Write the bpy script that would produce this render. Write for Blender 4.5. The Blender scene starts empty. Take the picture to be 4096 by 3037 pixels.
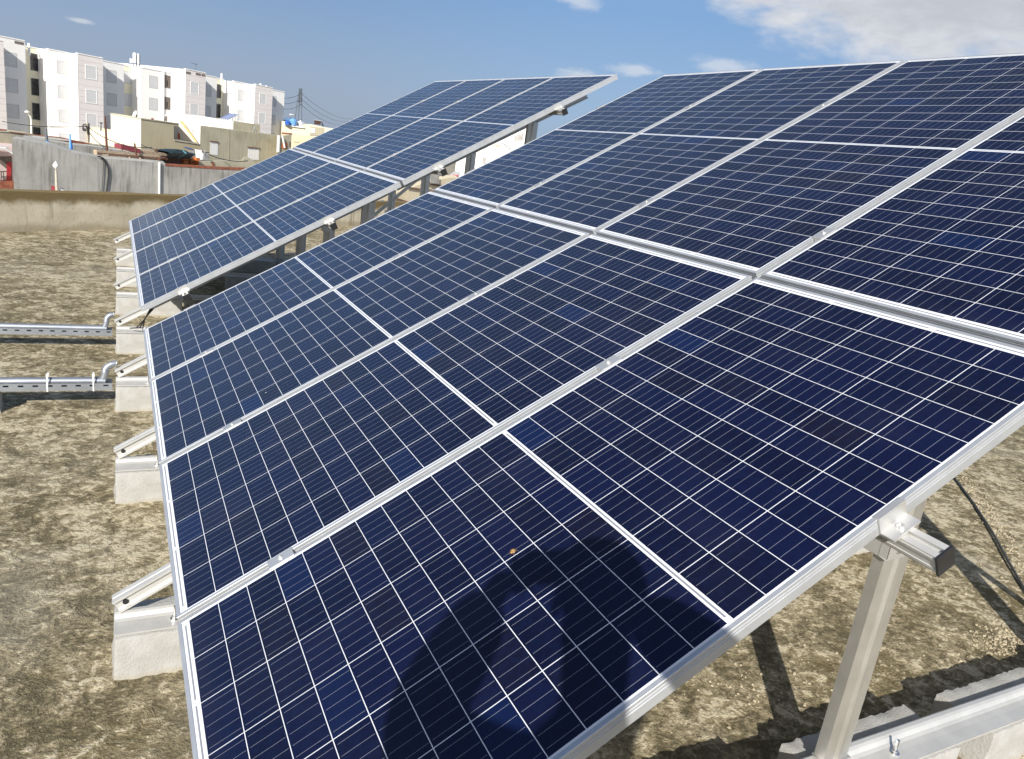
import bpy, bmesh, math, random
from mathutils import Vector, Matrix
random.seed(7)
R = math.radians
sc = bpy.context.scene
COL = sc.collection

# ------------------------------------------------------------------ camera
CAM = Vector((-0.1259, -4.8758, 1.2469))
TH = R(30.0)
U = Vector((math.cos(TH), 0, math.sin(TH)))       # up the slope of the panels
Yv = Vector((0, 1, 0))                            # along the rows, away from the viewer
Nn = Vector((-math.sin(TH), 0, math.cos(TH)))     # normal of the panels
def _row(a, b, c): return U * a - Yv * b - Nn * c
RIGHT = _row(0.83472006, 0.44293822, 0.32718215)
DOWN = _row(-0.48329244, 0.30446576, 0.82080997)
FWD = _row(0.26395234, -0.84327121, 0.46821237)
FPX = 3004.6
cam_d = bpy.data.cameras.new('camera')
cam = bpy.data.objects.new('camera', cam_d); COL.objects.link(cam)
m = Matrix.Identity(4)
for i in range(3):
    m[i][0] = RIGHT[i]; m[i][1] = -DOWN[i]; m[i][2] = -FWD[i]; m[i][3] = CAM[i]
cam.matrix_world = m
cam_d.sensor_width = 36; cam_d.lens = FPX / 4096 * 36
cam_d.clip_start = 0.02; cam_d.clip_end = 20000
sc.camera = cam

# ------------------------------------------------------------------ sky, sun, exposure
SUN_EL = 29.0
TO_SUN = Vector((-0.572 * math.cos(R(SUN_EL)), -0.82 * math.cos(R(SUN_EL)), math.sin(R(SUN_EL)))).normalized()
sun_d = bpy.data.lights.new('sun', 'SUN'); sun_d.energy = 4.6; sun_d.angle = R(0.53); sun_d.color = (1.0, 0.95, 0.86)
sun = bpy.data.objects.new('sun', sun_d); COL.objects.link(sun)
sun.rotation_euler = TO_SUN.to_track_quat('Z', 'Y').to_euler()
sun.location = (-20, -30, 30)
vs = sc.view_settings
vs.view_transform = 'Standard'; vs.look = 'None'; vs.exposure = 0.62; vs.gamma = 1.0; vs.use_curve_mapping = False
world = bpy.data.worlds.new('World'); sc.world = world; world.use_nodes = True
wt = world.node_tree; wt.nodes.clear()

class NT:
    """small helper for writing node graphs"""
    def __init__(s, tree): s.t = tree
    def n(s, typ, **kw):
        nd = s.t.nodes.new(typ)
        for k, v in kw.items(): setattr(nd, k, v)
        return nd
    def link(s, a, b): s.t.links.new(a, b)
    def _set(s, sock, v):
        if v is None: return
        if isinstance(v, bpy.types.NodeSocket): s.link(v, sock)
        else:
            if isinstance(v, (tuple, list)) and len(v) == 3 and sock.type == 'RGBA': v = (*v, 1)
            sock.default_value = v
    def math(s, op, a, b=None, c=None, clamp=False):
        nd = s.n('ShaderNodeMath', operation=op); nd.use_clamp = clamp
        s._set(nd.inputs[0], a); s._set(nd.inputs[1], b); s._set(nd.inputs[2], c)
        return nd.outputs[0]
    def mix(s, f, a, b, mode='MIX'):
        nd = s.n('ShaderNodeMix', data_type='RGBA', blend_type=mode)
        s._set(nd.inputs[0], f); s._set(nd.inputs[6], a); s._set(nd.inputs[7], b)
        return nd.outputs[2]
    def ramp(s, v, a, b, c=0.0, d=1.0, smooth=True):
        nd = s.n('ShaderNodeMapRange', interpolation_type='SMOOTHSTEP' if smooth else 'LINEAR')
        s._set(nd.inputs[0], v); s._set(nd.inputs[1], a); s._set(nd.inputs[2], b); s._set(nd.inputs[3], c); s._set(nd.inputs[4], d)
        return nd.outputs[0]
    def noise(s, vec, scale, detail=4.0, rough=0.55, dist=0.0):
        nd = s.n('ShaderNodeTexNoise'); s._set(nd.inputs['Vector'], vec)
        nd.inputs['Scale'].default_value = scale; nd.inputs['Detail'].default_value = detail
        nd.inputs['Roughness'].default_value = rough; nd.inputs['Distortion'].default_value = dist
        return nd.outputs[0]
    def voro(s, vec, scale, feature='F1', out=0, rand=1.0):
        nd = s.n('ShaderNodeTexVoronoi', feature=feature); s._set(nd.inputs['Vector'], vec)
        nd.inputs['Scale'].default_value = scale; nd.inputs['Randomness'].default_value = rand
        return nd.outputs[out]
    def scale(s, vec, sx, sy, sz, loc=(0, 0, 0)):
        nd = s.n('ShaderNodeMapping'); s._set(nd.inputs[0], vec)
        nd.inputs[1].default_value = loc; nd.inputs[3].default_value = (sx, sy, sz)
        return nd.outputs[0]
    def xyz(s, vec):
        nd = s.n('ShaderNodeSeparateXYZ'); s._set(nd.inputs[0], vec); return nd.outputs
    def comb(s, x, y, z):
        nd = s.n('ShaderNodeCombineXYZ'); s._set(nd.inputs[0], x); s._set(nd.inputs[1], y); s._set(nd.inputs[2], z)
        return nd.outputs[0]

w = NT(wt)
sky = w.n('ShaderNodeTexSky'); sky.sky_type = 'NISHITA'; sky.sun_disc = False
sky.sun_elevation = R(SUN_EL); sky.sun_rotation = math.atan2(TO_SUN.x, TO_SUN.y)
sky.altitude = 50; sky.air_density = 1.0; sky.dust_density = 2.2; sky.ozone_density = 1.6
tc = w.n('ShaderNodeTexCoord').outputs['Generated']
dx, dy, dz = w.xyz(tc)
az = w.math('MULTIPLY', w.math('ARCTAN2', dx, dy), 180 / math.pi)
el = w.math('MULTIPLY', w.math('ARCSINE', dz), 180 / math.pi)
cvec = w.comb(w.math('MULTIPLY', az, 0.11), w.math('MULTIPLY', el, 0.26), 0.0)
n1 = w.noise(cvec, 1.5, 7.0, 0.58, 0.15)
n2 = w.noise(cvec, 4.0, 6.0, 0.6)
def blob(ca, ce, ra, re):
    a = w.math('DIVIDE', w.math('SUBTRACT', az, ca), ra); b = w.math('DIVIDE', w.math('SUBTRACT', el, ce), re)
    return w.math('SUBTRACT', 1.0, w.math('SQRT', w.math('ADD', w.math('MULTIPLY', a, a), w.math('MULTIPLY', b, b))))
bank = blob(54.0, 15.0, 18.5, 7.0)
bank = w.math('MAXIMUM', bank, blob(44.0, 14.6, 9.5, 3.6))
dens = w.math('ADD', bank, w.math('MULTIPLY', w.math('SUBTRACT', n1, 0.5), 1.15))
cl = w.ramp(dens, 0.0, 0.42)
puffs = blob(40.3, 8.3, 3.2, 0.85)
for c in ((34.3, 7.4, 2.6, 0.6), (29.8, 11.2, 2.8, 0.8), (-2.0, 4.8, 1.2, 0.22), (30.3, 6.6, 2.0, 0.6)):
    puffs = w.math('MAXIMUM', puffs, blob(*c))
pd = w.math('ADD', puffs, w.math('MULTIPLY', w.math('SUBTRACT', n2, 0.55), 1.6))
cl2 = w.math('MULTIPLY', w.ramp(pd, 0.05, 0.8), 0.55)
cover = w.math('MAXIMUM', cl, cl2)
shade = w.ramp(w.math('ADD', w.math('MULTIPLY', bank, 0.7), w.math('MULTIPLY', n2, 0.75)), 0.25, 0.95)
ccol = w.mix(shade, (6.3, 6.5, 6.85), (4.4, 4.6, 5.1))
azr = w.ramp(az, 8.0, 36.0)
low = w.mix(azr, (3.0, 3.5, 4.45), (3.0, 4.1, 5.6))          # dusty air near the horizon, cleaner to the right
high = w.mix(azr, (1.40, 2.60, 4.75), (1.75, 3.15, 5.55))
grad = w.mix(w.ramp(el, 0.0, 11.0, smooth=False), low, high)
skyc = w.mix(w.ramp(el, 14.0, 40.0, 0.85, 0.0), sky.outputs[0], grad)
skyc = w.mix(cover, skyc, ccol)
bg = w.n('ShaderNodeBackground'); w._set(bg.inputs[0], skyc); bg.inputs[1].default_value = 0.080
wo = w.n('ShaderNodeOutputWorld'); w.link(bg.outputs[0], wo.inputs[0])

# ------------------------------------------------------------------ helpers
def ray(px, py):
    return (RIGHT * ((px - 2048) / FPX) + DOWN * ((py - 1518.5) / FPX) + FWD)

class Plane:
    """an upright plane at a real bearing and distance from the roof; s runs along it, z is height, d is out towards the viewer"""
    def __init__(s, az, dist, ang):
        s.p = Vector((CAM.x + dist * math.sin(R(az)), CAM.y + dist * math.cos(R(az)), 0))
        s.r = Vector((math.sin(R(az)), math.cos(R(az)), 0))
        s.e = Vector((math.cos(R(ang)), math.sin(R(ang)), 0)); s.n = Vector((math.sin(R(ang)), -math.cos(R(ang)), 0))
    def sz(s, px, py, d=0.0):
        r = ray(px, py); q = s.p + s.n * d
        t = (q - CAM).dot(s.n) / r.dot(s.n); X = CAM + r * t
        return (X - s.p).dot(s.e), X.z
    def w(s, a, z, d=0.0): return s.p + s.e * a + s.n * d + Vector((0, 0, z))
    def px(s, px, py, d=0.0): a, z = s.sz(px, py, d); return s.w(a, z, d)

def z1(a, b): return (a / 1.8358, 100 + b / 1.8358)
def z4(a, b): return (a / 4.348, 450 + b / 4.348)
def z5(a, b): return (400 + a / 4.348, 430 + b / 4.348)
def z6(a, b): return (750 + a / 4.348, 430 + b / 4.348)
def z7(a, b): return (1000 + a / 4.348, 300 + b / 4.348)
def z8(a, b): return (1100 + a / 5.57, 400 + b / 5.57)

class MB:
    """collects shapes into one mesh"""
    def __init__(s): s.v = []; s.f = []; s.m = []
    def face(s, pts, mi=0):
        i = len(s.v); s.v += [Vector(p) for p in pts]; s.f.append(tuple(range(i, i + len(pts)))); s.m.append(mi)
    def add(s, verts, faces, mi=0):
        i = len(s.v); s.v += [Vector(p) for p in verts]
        for f in faces: s.f.append(tuple(k + i for k in f)); s.m.append(mi)
    def prism(s, poly, off, mi=0):
        n = len(poly); off = Vector(off); a = [Vector(p) for p in poly]; b = [p + off for p in a]
        fs = [tuple(range(n)), tuple(range(2 * n - 1, n - 1, -1))]
        fs += [((i + 1) % n, i, n + i, n + (i + 1) % n) for i in range(n)]
        s.add(a + b, fs, mi)
    def box(s, x0, x1, y0, y1, z0, z1, mi=0, M=None):
        p = [Vector((x, y, z)) for z in (z0, z1) for x, y in ((x0, y0), (x1, y0), (x1, y1), (x0, y1))]
        if M is not None: p = [M @ q for q in p]
        s.add(p, [(3, 2, 1, 0), (4, 5, 6, 7), (0, 1, 5, 4), (1, 2, 6, 5), (2, 3, 7, 6), (3, 0, 4, 7)], mi)
    def obox(s, o, ax, ay, az, mi=0):
        o, ax, ay, az = (Vector(q) for q in (o, ax, ay, az))
        p = [o + ax * i + ay * j + az * k for k in (0, 1) for i, j in ((0, 0), (1, 0), (1, 1), (0, 1))]
        s.add(p, [(3, 2, 1, 0), (4, 5, 6, 7), (0, 1, 5, 4), (1, 2, 6, 5), (2, 3, 7, 6), (3, 0, 4, 7)], mi)
    def tube(s, pts, r, seg=8, mi=0, caps=True, r_end=None):
        pts = [Vector(p) for p in pts]; n = len(pts); base = len(s.v)
        up = None
        for i, p in enumerate(pts):
            t = (pts[min(i + 1, n - 1)] - pts[max(i - 1, 0)]).normalized()
            if up is None: up = t.orthogonal().normalized()
            up = (up - t * up.dot(t)).normalized(); sd = t.cross(up)
            rr = r[i] if isinstance(r, (list, tuple)) else (r if r_end is None else r + (r_end - r) * i / max(1, n - 1))
            for k in range(seg):
                a = 2 * math.pi * k / seg; s.v.append(p + up * math.cos(a) * rr + sd * math.sin(a) * rr)
        for i in range(n - 1):
            for k in range(seg):
                k2 = (k + 1) % seg
                s.f.append((base + i * seg + k, base + i * seg + k2, base + (i + 1) * seg + k2, base + (i + 1) * seg + k)); s.m.append(mi)
        if caps:
            s.f.append(tuple(base + k for k in range(seg - 1, -1, -1))); s.m.append(mi)
            s.f.append(tuple(base + (n - 1) * seg + k for k in range(seg))); s.m.append(mi)
    def lathe(s, c, prof, seg=16, mi=0, axis=Vector((0, 0, 1))):
        c = Vector(c); a = axis.normalized(); x = a.orthogonal().normalized(); y = a.cross(x); base = len(s.v); n = len(prof)
        for r_, h in prof:
            for k in range(seg):
                t = 2 * math.pi * k / seg; s.v.append(c + a * h + x * (r_ * math.cos(t)) + y * (r_ * math.sin(t)))
        for i in range(n - 1):
            for k in range(seg):
                k2 = (k + 1) % seg
                s.f.append((base + i * seg + k, base + i * seg + k2, base + (i + 1) * seg + k2, base + (i + 1) * seg + k)); s.m.append(mi)
        s.f.append(tuple(base + k for k in range(seg - 1, -1, -1))); s.m.append(mi)
        s.f.append(tuple(base + (n - 1) * seg + k for k in range(seg))); s.m.append(mi)
    def build(s, name, mats, parent=None, origin=None, smooth=False, bevel=0.0):
        if not isinstance(mats, (list, tuple)): mats = [mats]
        if origin is None: origin = parent.location.copy() if parent is not None else (s.v[0].copy() if s.v else Vector())
        origin = Vector(origin)
        me = bpy.data.meshes.new(name); me.from_pydata([tuple(p - origin) for p in s.v], [], s.f)
        for mm in mats: me.materials.append(mm)
        for p, i in zip(me.polygons, s.m): p.material_index = i; p.use_smooth = smooth
        bm = bmesh.new(); bm.from_mesh(me)
        bmesh.ops.remove_doubles(bm, verts=bm.verts, dist=1e-5)
        bmesh.ops.recalc_face_normals(bm, faces=bm.faces)
        bm.to_mesh(me); bm.free()
        o = bpy.data.objects.new(name, me); COL.objects.link(o)
        if parent is not None: o.parent = parent
        else: o.location = origin
        if bevel:
            b = o.modifiers.new('bevel', 'BEVEL'); b.width = bevel; b.segments = 2; b.limit_method = 'ANGLE'
        if smooth:
            me.set_sharp_from_angle(angle=R(40))
        return o

def tag(o, label=None, cat=None, group=None, kind=None):
    if label: o['label'] = label
    if cat: o['category'] = cat
    if group: o['group'] = group
    if kind or cat: o['kind'] = kind or 'thing'
    return o
def empty(name, loc, label, cat, group=None):
    o = bpy.data.objects.new(name, None); COL.objects.link(o); o.location = Vector(loc); o.empty_display_size = 0.2
    return tag(o, label, cat, group)

# ------------------------------------------------------------------ materials
def mat(name):
    mt = bpy.data.materials.new(name); mt.use_nodes = True; t = mt.node_tree; t.nodes.clear()
    n = NT(t); b = n.n('ShaderNodeBsdfPrincipled'); o = n.n('ShaderNodeOutputMaterial'); n.link(b.outputs[0], o.inputs[0])
    return mt, n, b
def bump(n, b, h, strength=0.3, dist=0.01):
    bp = n.n('ShaderNodeBump'); bp.inputs['Strength'].default_value = strength; bp.inputs['Distance'].default_value = dist
    n._set(bp.inputs['Height'], h); n.link(bp.outputs[0], b.inputs['Normal'])
def plain(name, col, rough=0.7, metal=0.0, var=0.12, scale=6.0, bumpy=0.0):
    mt, n, b = mat(name); tcn = n.n('ShaderNodeTexCoord').outputs['Object']
    f = n.noise(tcn, scale, 5.0, 0.6)
    lo = tuple(c * (1 - var) for c in col); hi = tuple(min(1, c * (1 + var)) for c in col)
    n._set(b.inputs['Base Color'], n.mix(n.ramp(f, 0.3, 0.7), lo, hi))
    n._set(b.inputs['Roughness'], n.ramp(f, 0.2, 0.8, max(0, rough - 0.08), min(1, rough + 0.08))); b.inputs['Metallic'].default_value = metal
    if bumpy: bump(n, b, n.noise(tcn, scale * 5, 5.0, 0.6), bumpy, 0.01)
    return mt
def wallmat(name, col, dark, amount=0.5, streak=0.5, scale=0.5, bumpy=0.15):
    """rendered wall with blotches, vertical trowel and rain streaks"""
    mt, n, b = mat(name); tcn = n.n('ShaderNodeTexCoord').outputs['Object']
    a = n.noise(tcn, scale, 6.0, 0.62, 0.3)
    st = n.noise(n.scale(tcn, 6.0, 6.0, 0.55), scale * 1.6, 4.0, 0.6)
    f = n.math('ADD', n.math('MULTIPLY', n.ramp(a, 0.38, 0.68), amount), n.math('MULTIPLY', n.ramp(st, 0.45, 0.75), streak), clamp=True)
    c = n.mix(f, col, dark)
    fine = n.noise(tcn, scale * 30, 3.0, 0.6)
    c = n.mix(n.ramp(fine, 0.35, 0.7, 0.0, 0.18), c, dark)
    n._set(b.inputs['Base Color'], c); b.inputs['Roughness'].default_value = 0.9
    if bumpy: bump(n, b, fine, bumpy, 0.02)
    return mt
def metal(name, col=(0.8, 0.8, 0.8), rough=0.35, mt_=0.85, streak=(1, 40, 40)):
    mt, n, b = mat(name); tcn = n.n('ShaderNodeTexCoord').outputs['Object']
    st = n.noise(n.scale(tcn, *streak), 8.0, 3.0, 0.6); bl = n.noise(tcn, 9.0, 4.0, 0.6)
    n._set(b.inputs['Base Color'], n.mix(n.ramp(bl, 0.3, 0.75), tuple(c * 0.86 for c in col), col))
    n._set(b.inputs['Roughness'], n.math('ADD', n.math('MULTIPLY', st, 0.22), rough - 0.08)); b.inputs['Metallic'].default_value = mt_
    bump(n, b, st, 0.04, 0.002)
    return mt

M_FRAME = metal('anodised_aluminium', (0.56, 0.58, 0.61), 0.42, 0.55, (2, 30, 30))
M_ALU = metal('mill_aluminium', (0.64, 0.63, 0.60), 0.38, 0.80, (3, 60, 3))
M_ALUX = metal('mill_aluminium_rail', (0.64, 0.635, 0.615), 0.45, 0.45, (1, 40, 40))
M_GALV = metal('galvanised_steel', (0.40, 0.43, 0.48), 0.42, 0.75, (2, 20, 20))
M_STEEL = metal('bright_steel', (0.8, 0.8, 0.8), 0.25, 1.0)
M_CLAMP = metal('clamp_aluminium', (0.68, 0.68, 0.67), 0.38, 0.7)
M_BLACK = plain('black_plastic', (0.018, 0.018, 0.02), 0.42, 0.0, 0.3)
M_TIE = plain('white_nylon', (0.78, 0.78, 0.76), 0.5, 0.0, 0.05)

def cell_material():
    mt, n, b = mat('solar_cells'); tcn = n.n('ShaderNodeTexCoord').outputs['Object']
    x, y, z = n.xyz(tcn)
    L, g, p, m0 = 2.0, 0.0150, 0.0803, 0.0168
    pw = (0.992 - 2 * m0 + 0.003) / 6
    rnd = n.n('ShaderNodeObjectInfo').outputs['Random']
    xs = n.math('SUBTRACT', x, L / 2)
    xr = n.math('SUBTRACT', n.math('ABSOLUTE', xs), g / 2)
    cx = n.math('DIVIDE', xr, p); cy = n.math('DIVIDE', n.math('SUBTRACT', y, m0), pw)
    fx = n.math('MULTIPLY', n.math('FRACT', cx), p); fy = n.math('MULTIPLY', n.math('FRACT', cy), pw)
    def both(*a):
        r = a[0]
        for q in a[1:]: r = n.math('MULTIPLY', r, q)
        return r
    inx = both(n.math('GREATER_THAN', xr, 0.0), n.math('LESS_THAN', cx, 12.0), n.math('LESS_THAN', fx, p - 0.0018))
    iny = both(n.math('GREATER_THAN', cy, 0.0), n.math('LESS_THAN', cy, 6.0), n.math('LESS_THAN', fy, pw - 0.0020))
    incell = n.math('MULTIPLY', inx, iny)
    idv = n.comb(n.math('ADD', n.math('MULTIPLY', n.math('FLOOR', cx), n.math('SIGN', xs)), n.math('MULTIPLY', n.math('SIGN', xs), 0.5)), n.math('FLOOR', cy), n.math('MULTIPLY', rnd, 91.7))
    wn = n.n('ShaderNodeTexWhiteNoise'); n._set(wn.inputs[0], idv)
    r1 = wn.outputs[0]; r2c = n.xyz(wn.outputs[1])
    base = n.mix(r1, (0.0030, 0.0038, 0.017), (0.0044, 0.0066, 0.034))
    base = n.mix(n.ramp(r2c[0], 0.80, 0.98, 0.0, 0.8), base, (0.0055, 0.0048, 0.012))
    base = n.mix(n.ramp(r2c[1], 0.93, 1.0), base, (0.0035, 0.010, 0.050))
    # crystal grain of polycrystalline silicon
    cr = n.voro(n.scale(tcn, 1, 1, 1), 95.0, 'F1', 1)
    crv = n.xyz(cr)[0]
    base = n.mix(n.ramp(crv, 0.0, 1.0, 0.0, 0.30, smooth=False), base, (0.006, 0.012, 0.048))
    # five bus bars in each cell, stopping just short of the cell's ends
    cw = pw - 0.0030
    bb = n.math('MULTIPLY', n.math('ABSOLUTE', n.math('SUBTRACT', n.math('FRACT', n.math('MULTIPLY', n.math('DIVIDE', fy, cw), 5.0)), 0.5)), cw / 5)
    bus = both(n.math('LESS_THAN', bb, 0.00050), n.math('GREATER_THAN', fx, 0.003), n.math('LESS_THAN', fx, p - 0.0062))
    cellc = n.mix(n.math('MULTIPLY', bus, 0.50), base, (0.36, 0.38, 0.44))
    # white back sheet with grey ribbons at the middle and both ends
    rib_mid = both(n.math('LESS_THAN', n.math('ABSOLUTE', xs), 0.0022), n.math('GREATER_THAN', y, 0.03), n.math('LESS_THAN', y, 0.962))
    endd = n.math('ABSOLUTE', n.math('SUBTRACT', xr, 0.9725))
    seg = n.math('GREATER_THAN', n.math('FRACT', n.math('DIVIDE', n.math('SUBTRACT', y, m0), 2 * pw)), 0.06)
    rib_end = both(n.math('LESS_THAN', endd, 0.0021), seg, n.math('GREATER_THAN', y, 0.03), n.math('LESS_THAN', y, 0.965))
    rib = n.math('MAXIMUM', rib_mid, rib_end)
    sheet = n.mix(rib, (0.70, 0.72, 0.76), (0.22, 0.23, 0.26))
    col = n.mix(incell, sheet, cellc)
    # thin dust film and a few bird droppings
    vs_ = n.comb(x, y, n.math('MULTIPLY', rnd, 40.0))
    film = n.noise(vs_, 3.0, 5.0, 0.6)
    edge = n.ramp(x, 0.0, 0.10, 1.0, 0.0)
    dust = n.math('ADD', n.ramp(film, 0.45, 0.8, 0.0, 0.010), n.math('MULTIPLY', edge, 0.012))
    col = n.mix(dust, col, (0.50, 0.46, 0.40))
    sp = n.voro(vs_, 13.0, 'F1', 0); spc = n.xyz(n.voro(vs_, 13.0, 'F1', 1))
    tops = n.ramp(x, 1.72, 1.98, 0.0, 0.13)
    spot = both(n.math('LESS_THAN', sp, n.math('MULTIPLY', spc[1], 0.055)), n.math('GREATER_THAN', spc[0], n.math('SUBTRACT', 0.962, tops)))
    col = n.mix(n.math('MULTIPLY', spot, 0.8), col, (0.72, 0.70, 0.64))
    n._set(b.inputs['Base Color'], col)
    b.inputs['Roughness'].default_value = 0.32
    n._set(b.inputs['Roughness'], n.ramp(film, 0.3, 0.8, 0.16, 0.26))
    b.inputs['IOR'].default_value = 1.45
    b.inputs['Specular IOR Level'].default_value = 0.40
    return mt
M_CELL = cell_material()
M_BACK = plain('white_back_sheet', (0.75, 0.75, 0.75), 0.7)

def roof_material():
    mt, n, b = mat('weathered_concrete_roof'); tcn = n.n('ShaderNodeTexCoord').outputs['Object']
    wv = n.n('ShaderNodeVectorMath', operation='ADD'); n._set(wv.inputs[0], tcn)
    wn_ = n.n('ShaderNodeTexNoise'); n._set(wn_.inputs['Vector'], tcn); wn_.inputs['Scale'].default_value = 9.0; wn_.inputs['Detail'].default_value = 3.0
    sc_ = n.n('ShaderNodeVectorMath', operation='SCALE'); n.link(wn_.outputs[1], sc_.inputs[0]); sc_.inputs['Scale'].default_value = 0.035; n.link(sc_.outputs[0], wv.inputs[1])
    wp = wv.outputs[0]
    big = n.noise(tcn, 0.55, 5.0, 0.6, 0.4); mid = n.noise(wp, 5.5, 6.0, 0.66, 0.5)
    fin = n.noise(wp, 24.0, 6.0, 0.72, 0.6); grit = n.noise(tcn, 110.0, 3.0, 0.65)
    ch1 = n.xyz(n.voro(n.scale(wp, 1.0, 1.5, 1), 34.0, 'F1', 1))[0]; ch2 = n.xyz(n.voro(n.scale(wp, 1.0, 1.4, 1), 78.0, 'F1', 1))[1]
    f = n.math('ADD', n.math('MULTIPLY', mid, 0.38), n.math('ADD', n.math('MULTIPLY', fin, 0.54), n.math('MULTIPLY', big, 0.26)))
    f = n.math('ADD', f, n.math('ADD', n.math('MULTIPLY', n.math('SUBTRACT', ch1, 0.5), 0.055), n.math('MULTIPLY', n.math('SUBTRACT', ch2, 0.5), 0.05)))
    c = n.mix(n.ramp(f, 0.50, 0.61), (0.115, 0.096, 0.055), (0.285, 0.240, 0.150))
    c = n.mix(n.ramp(f, 0.605, 0.65), c, (0.53, 0.47, 0.335))
    mo = n.noise(tcn, 1.1, 5.0, 0.65, 0.3)
    c = n.mix(n.math('MULTIPLY', n.ramp(mo, 0.50, 0.66), n.ramp(f, 0.64, 0.54, 0.0, 0.85)), c, (0.150, 0.120, 0.058))
    gr = n.noise(n.scale(tcn, 1, 1, 1, (7, 3, 0)), 0.8, 4.0, 0.6)
    c = n.mix(n.math('MULTIPLY', n.ramp(gr, 0.52, 0.72), 0.45), c, (0.33, 0.305, 0.245))
    edge = n.ramp(n.math('ABSOLUTE', n.math('SUBTRACT', mid, 0.53)), 0.0, 0.010, 1.0, 0.0)
    c = n.mix(n.math('MULTIPLY', edge, 0.35), c, (0.56, 0.48, 0.34))
    c = n.mix(n.ramp(grit, 0.55, 0.70, 0.0, 0.6), c, (0.07, 0.055, 0.032))
    c = n.mix(n.ramp(grit, 0.42, 0.30, 0.0, 0.4), c, (0.55, 0.48, 0.36))
    pk = n.voro(tcn, 58.0, 'F1', 0); pkc = n.xyz(n.voro(tcn, 58.0, 'F1', 1))[0]
    peb = n.math('MULTIPLY', n.math('LESS_THAN', pk, 0.22), n.math('GREATER_THAN', pkc, 0.92))
    c = n.mix(n.math('MULTIPLY', peb, 0.6), c, (0.55, 0.47, 0.34))
    n._set(b.inputs['Base Color'], c); b.inputs['Roughness'].default_value = 0.95
    b.inputs['Specular IOR Level'].default_value = 0.2
    h = n.math('ADD', n.math('MULTIPLY', fin, 0.6), n.math('ADD', n.math('MULTIPLY', mid, 1.6), n.math('ADD', n.math('MULTIPLY', grit, 0.25), n.math('MULTIPLY', peb, 0.25))))
    bump(n, b, h, 0.75, 0.022)
    return mt
M_ROOF = roof_material()
def block_material():
    mt, n, b = mat('cast_concrete_block'); tcn = n.n('ShaderNodeTexCoord').outputs['Object']
    a = n.noise(tcn, 7.0, 6.0, 0.65, 0.3); fi = n.noise(tcn, 130.0, 3.0, 0.6)
    c = n.mix(n.ramp(a, 0.35, 0.7), (0.41, 0.408, 0.395), (0.335, 0.328, 0.308))
    z = n.xyz(tcn)[2]
    c = n.mix(n.math('MULTIPLY', n.ramp(n.math('ADD', z, n.math('MULTIPLY', a, 0.04)), 0.02, 0.045, 1.0, 0.0), 0.55), c, (0.30, 0.26, 0.18))
    c = n.mix(n.ramp(fi, 0.6, 0.75, 0.0, 0.5), c, (0.22, 0.20, 0.17))
    n._set(b.inputs['Base Color'], c); b.inputs['Roughness'].default_value = 0.95
    bump(n, b, n.math('ADD', fi, n.math('MULTIPLY', a, 1.5)), 0.35, 0.008)
    return mt
M_BLOCK = block_material()
def parapet_material():
    mt, n, b = mat('stained_parapet'); tcn = n.n('ShaderNodeTexCoord').outputs['Object']
    x, y, z = n.xyz(tcn)
    a = n.noise(tcn, 1.6, 6.0, 0.62, 0.4); st = n.noise(n.scale(tcn, 3.2, 3.2, 0.35), 1.4, 4.0, 0.6); fi = n.noise(tcn, 22.0, 5.0, 0.65)
    zz = n.math('ADD', z, n.math('MULTIPLY', n.math('SUBTRACT', a, 0.5), 0.35))
    c = n.mix(n.ramp(a, 0.3, 0.7), (0.60, 0.54, 0.42), (0.46, 0.41, 0.30))
    c = n.mix(n.ramp(zz, 0.30, 0.42), c, (0.17, 0.125, 0.055))
    c = n.mix(n.math('MULTIPLY', n.ramp(st, 0.56, 0.68), 0.6), c, (0.19, 0.15, 0.085))
    c = n.mix(n.math('MULTIPLY', n.ramp(zz, 0.02, 0.12, 1.0, 0.0), 0.5), c, (0.20, 0.15, 0.08))
    c = n.mix(n.ramp(fi, 0.55, 0.75, 0.0, 0.45), c, (0.13, 0.10, 0.05))
    n._set(b.inputs['Base Color'], c); b.inputs['Roughness'].default_value = 0.95
    bump(n, b, fi, 0.25, 0.015)
    return mt
M_PARA = parapet_material()

M_GREYWALL = wallmat('grey_cement_render', (0.50, 0.485, 0.445), (0.235, 0.225, 0.20), 0.55, 0.75, 0.45)
M_TANWALL = wallmat('tan_cement_render', (0.46, 0.425, 0.32), (0.27, 0.245, 0.17), 0.5, 0.5, 0.5)
M_TAN2 = wallmat('beige_cement_render', (0.46, 0.42, 0.31), (0.33, 0.29, 0.20), 0.4, 0.2, 0.4)
M_CREAM = wallmat('cream_paint', (0.78, 0.72, 0.55), (0.66, 0.58, 0.42), 0.3, 0.15, 0.3)
M_CREAM2 = wallmat('yellowish_paint', (0.70, 0.61, 0.43), (0.55, 0.46, 0.31), 0.4, 0.2, 0.35)
M_WHITE = wallmat('white_paint', (0.84, 0.83, 0.81), (0.72, 0.70, 0.67), 0.2, 0.12, 0.25, 0.05)
M_WHITE2 = wallmat('warm_white_paint', (0.88, 0.86, 0.825), (0.82, 0.80, 0.76), 0.2, 0.10, 0.25, 0.05)
M_GREYWHITE = wallmat('cool_white_paint', (0.78, 0.77, 0.755), (0.71, 0.70, 0.69), 0.2, 0.10, 0.25, 0.05)
M_SHADEWHITE = wallmat('shaded_white_paint', (0.76, 0.72, 0.56), (0.68, 0.63, 0.47), 0.25, 0.10, 0.25, 0.05)  # white back walls of the block, their warm shade put into the colour
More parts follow.
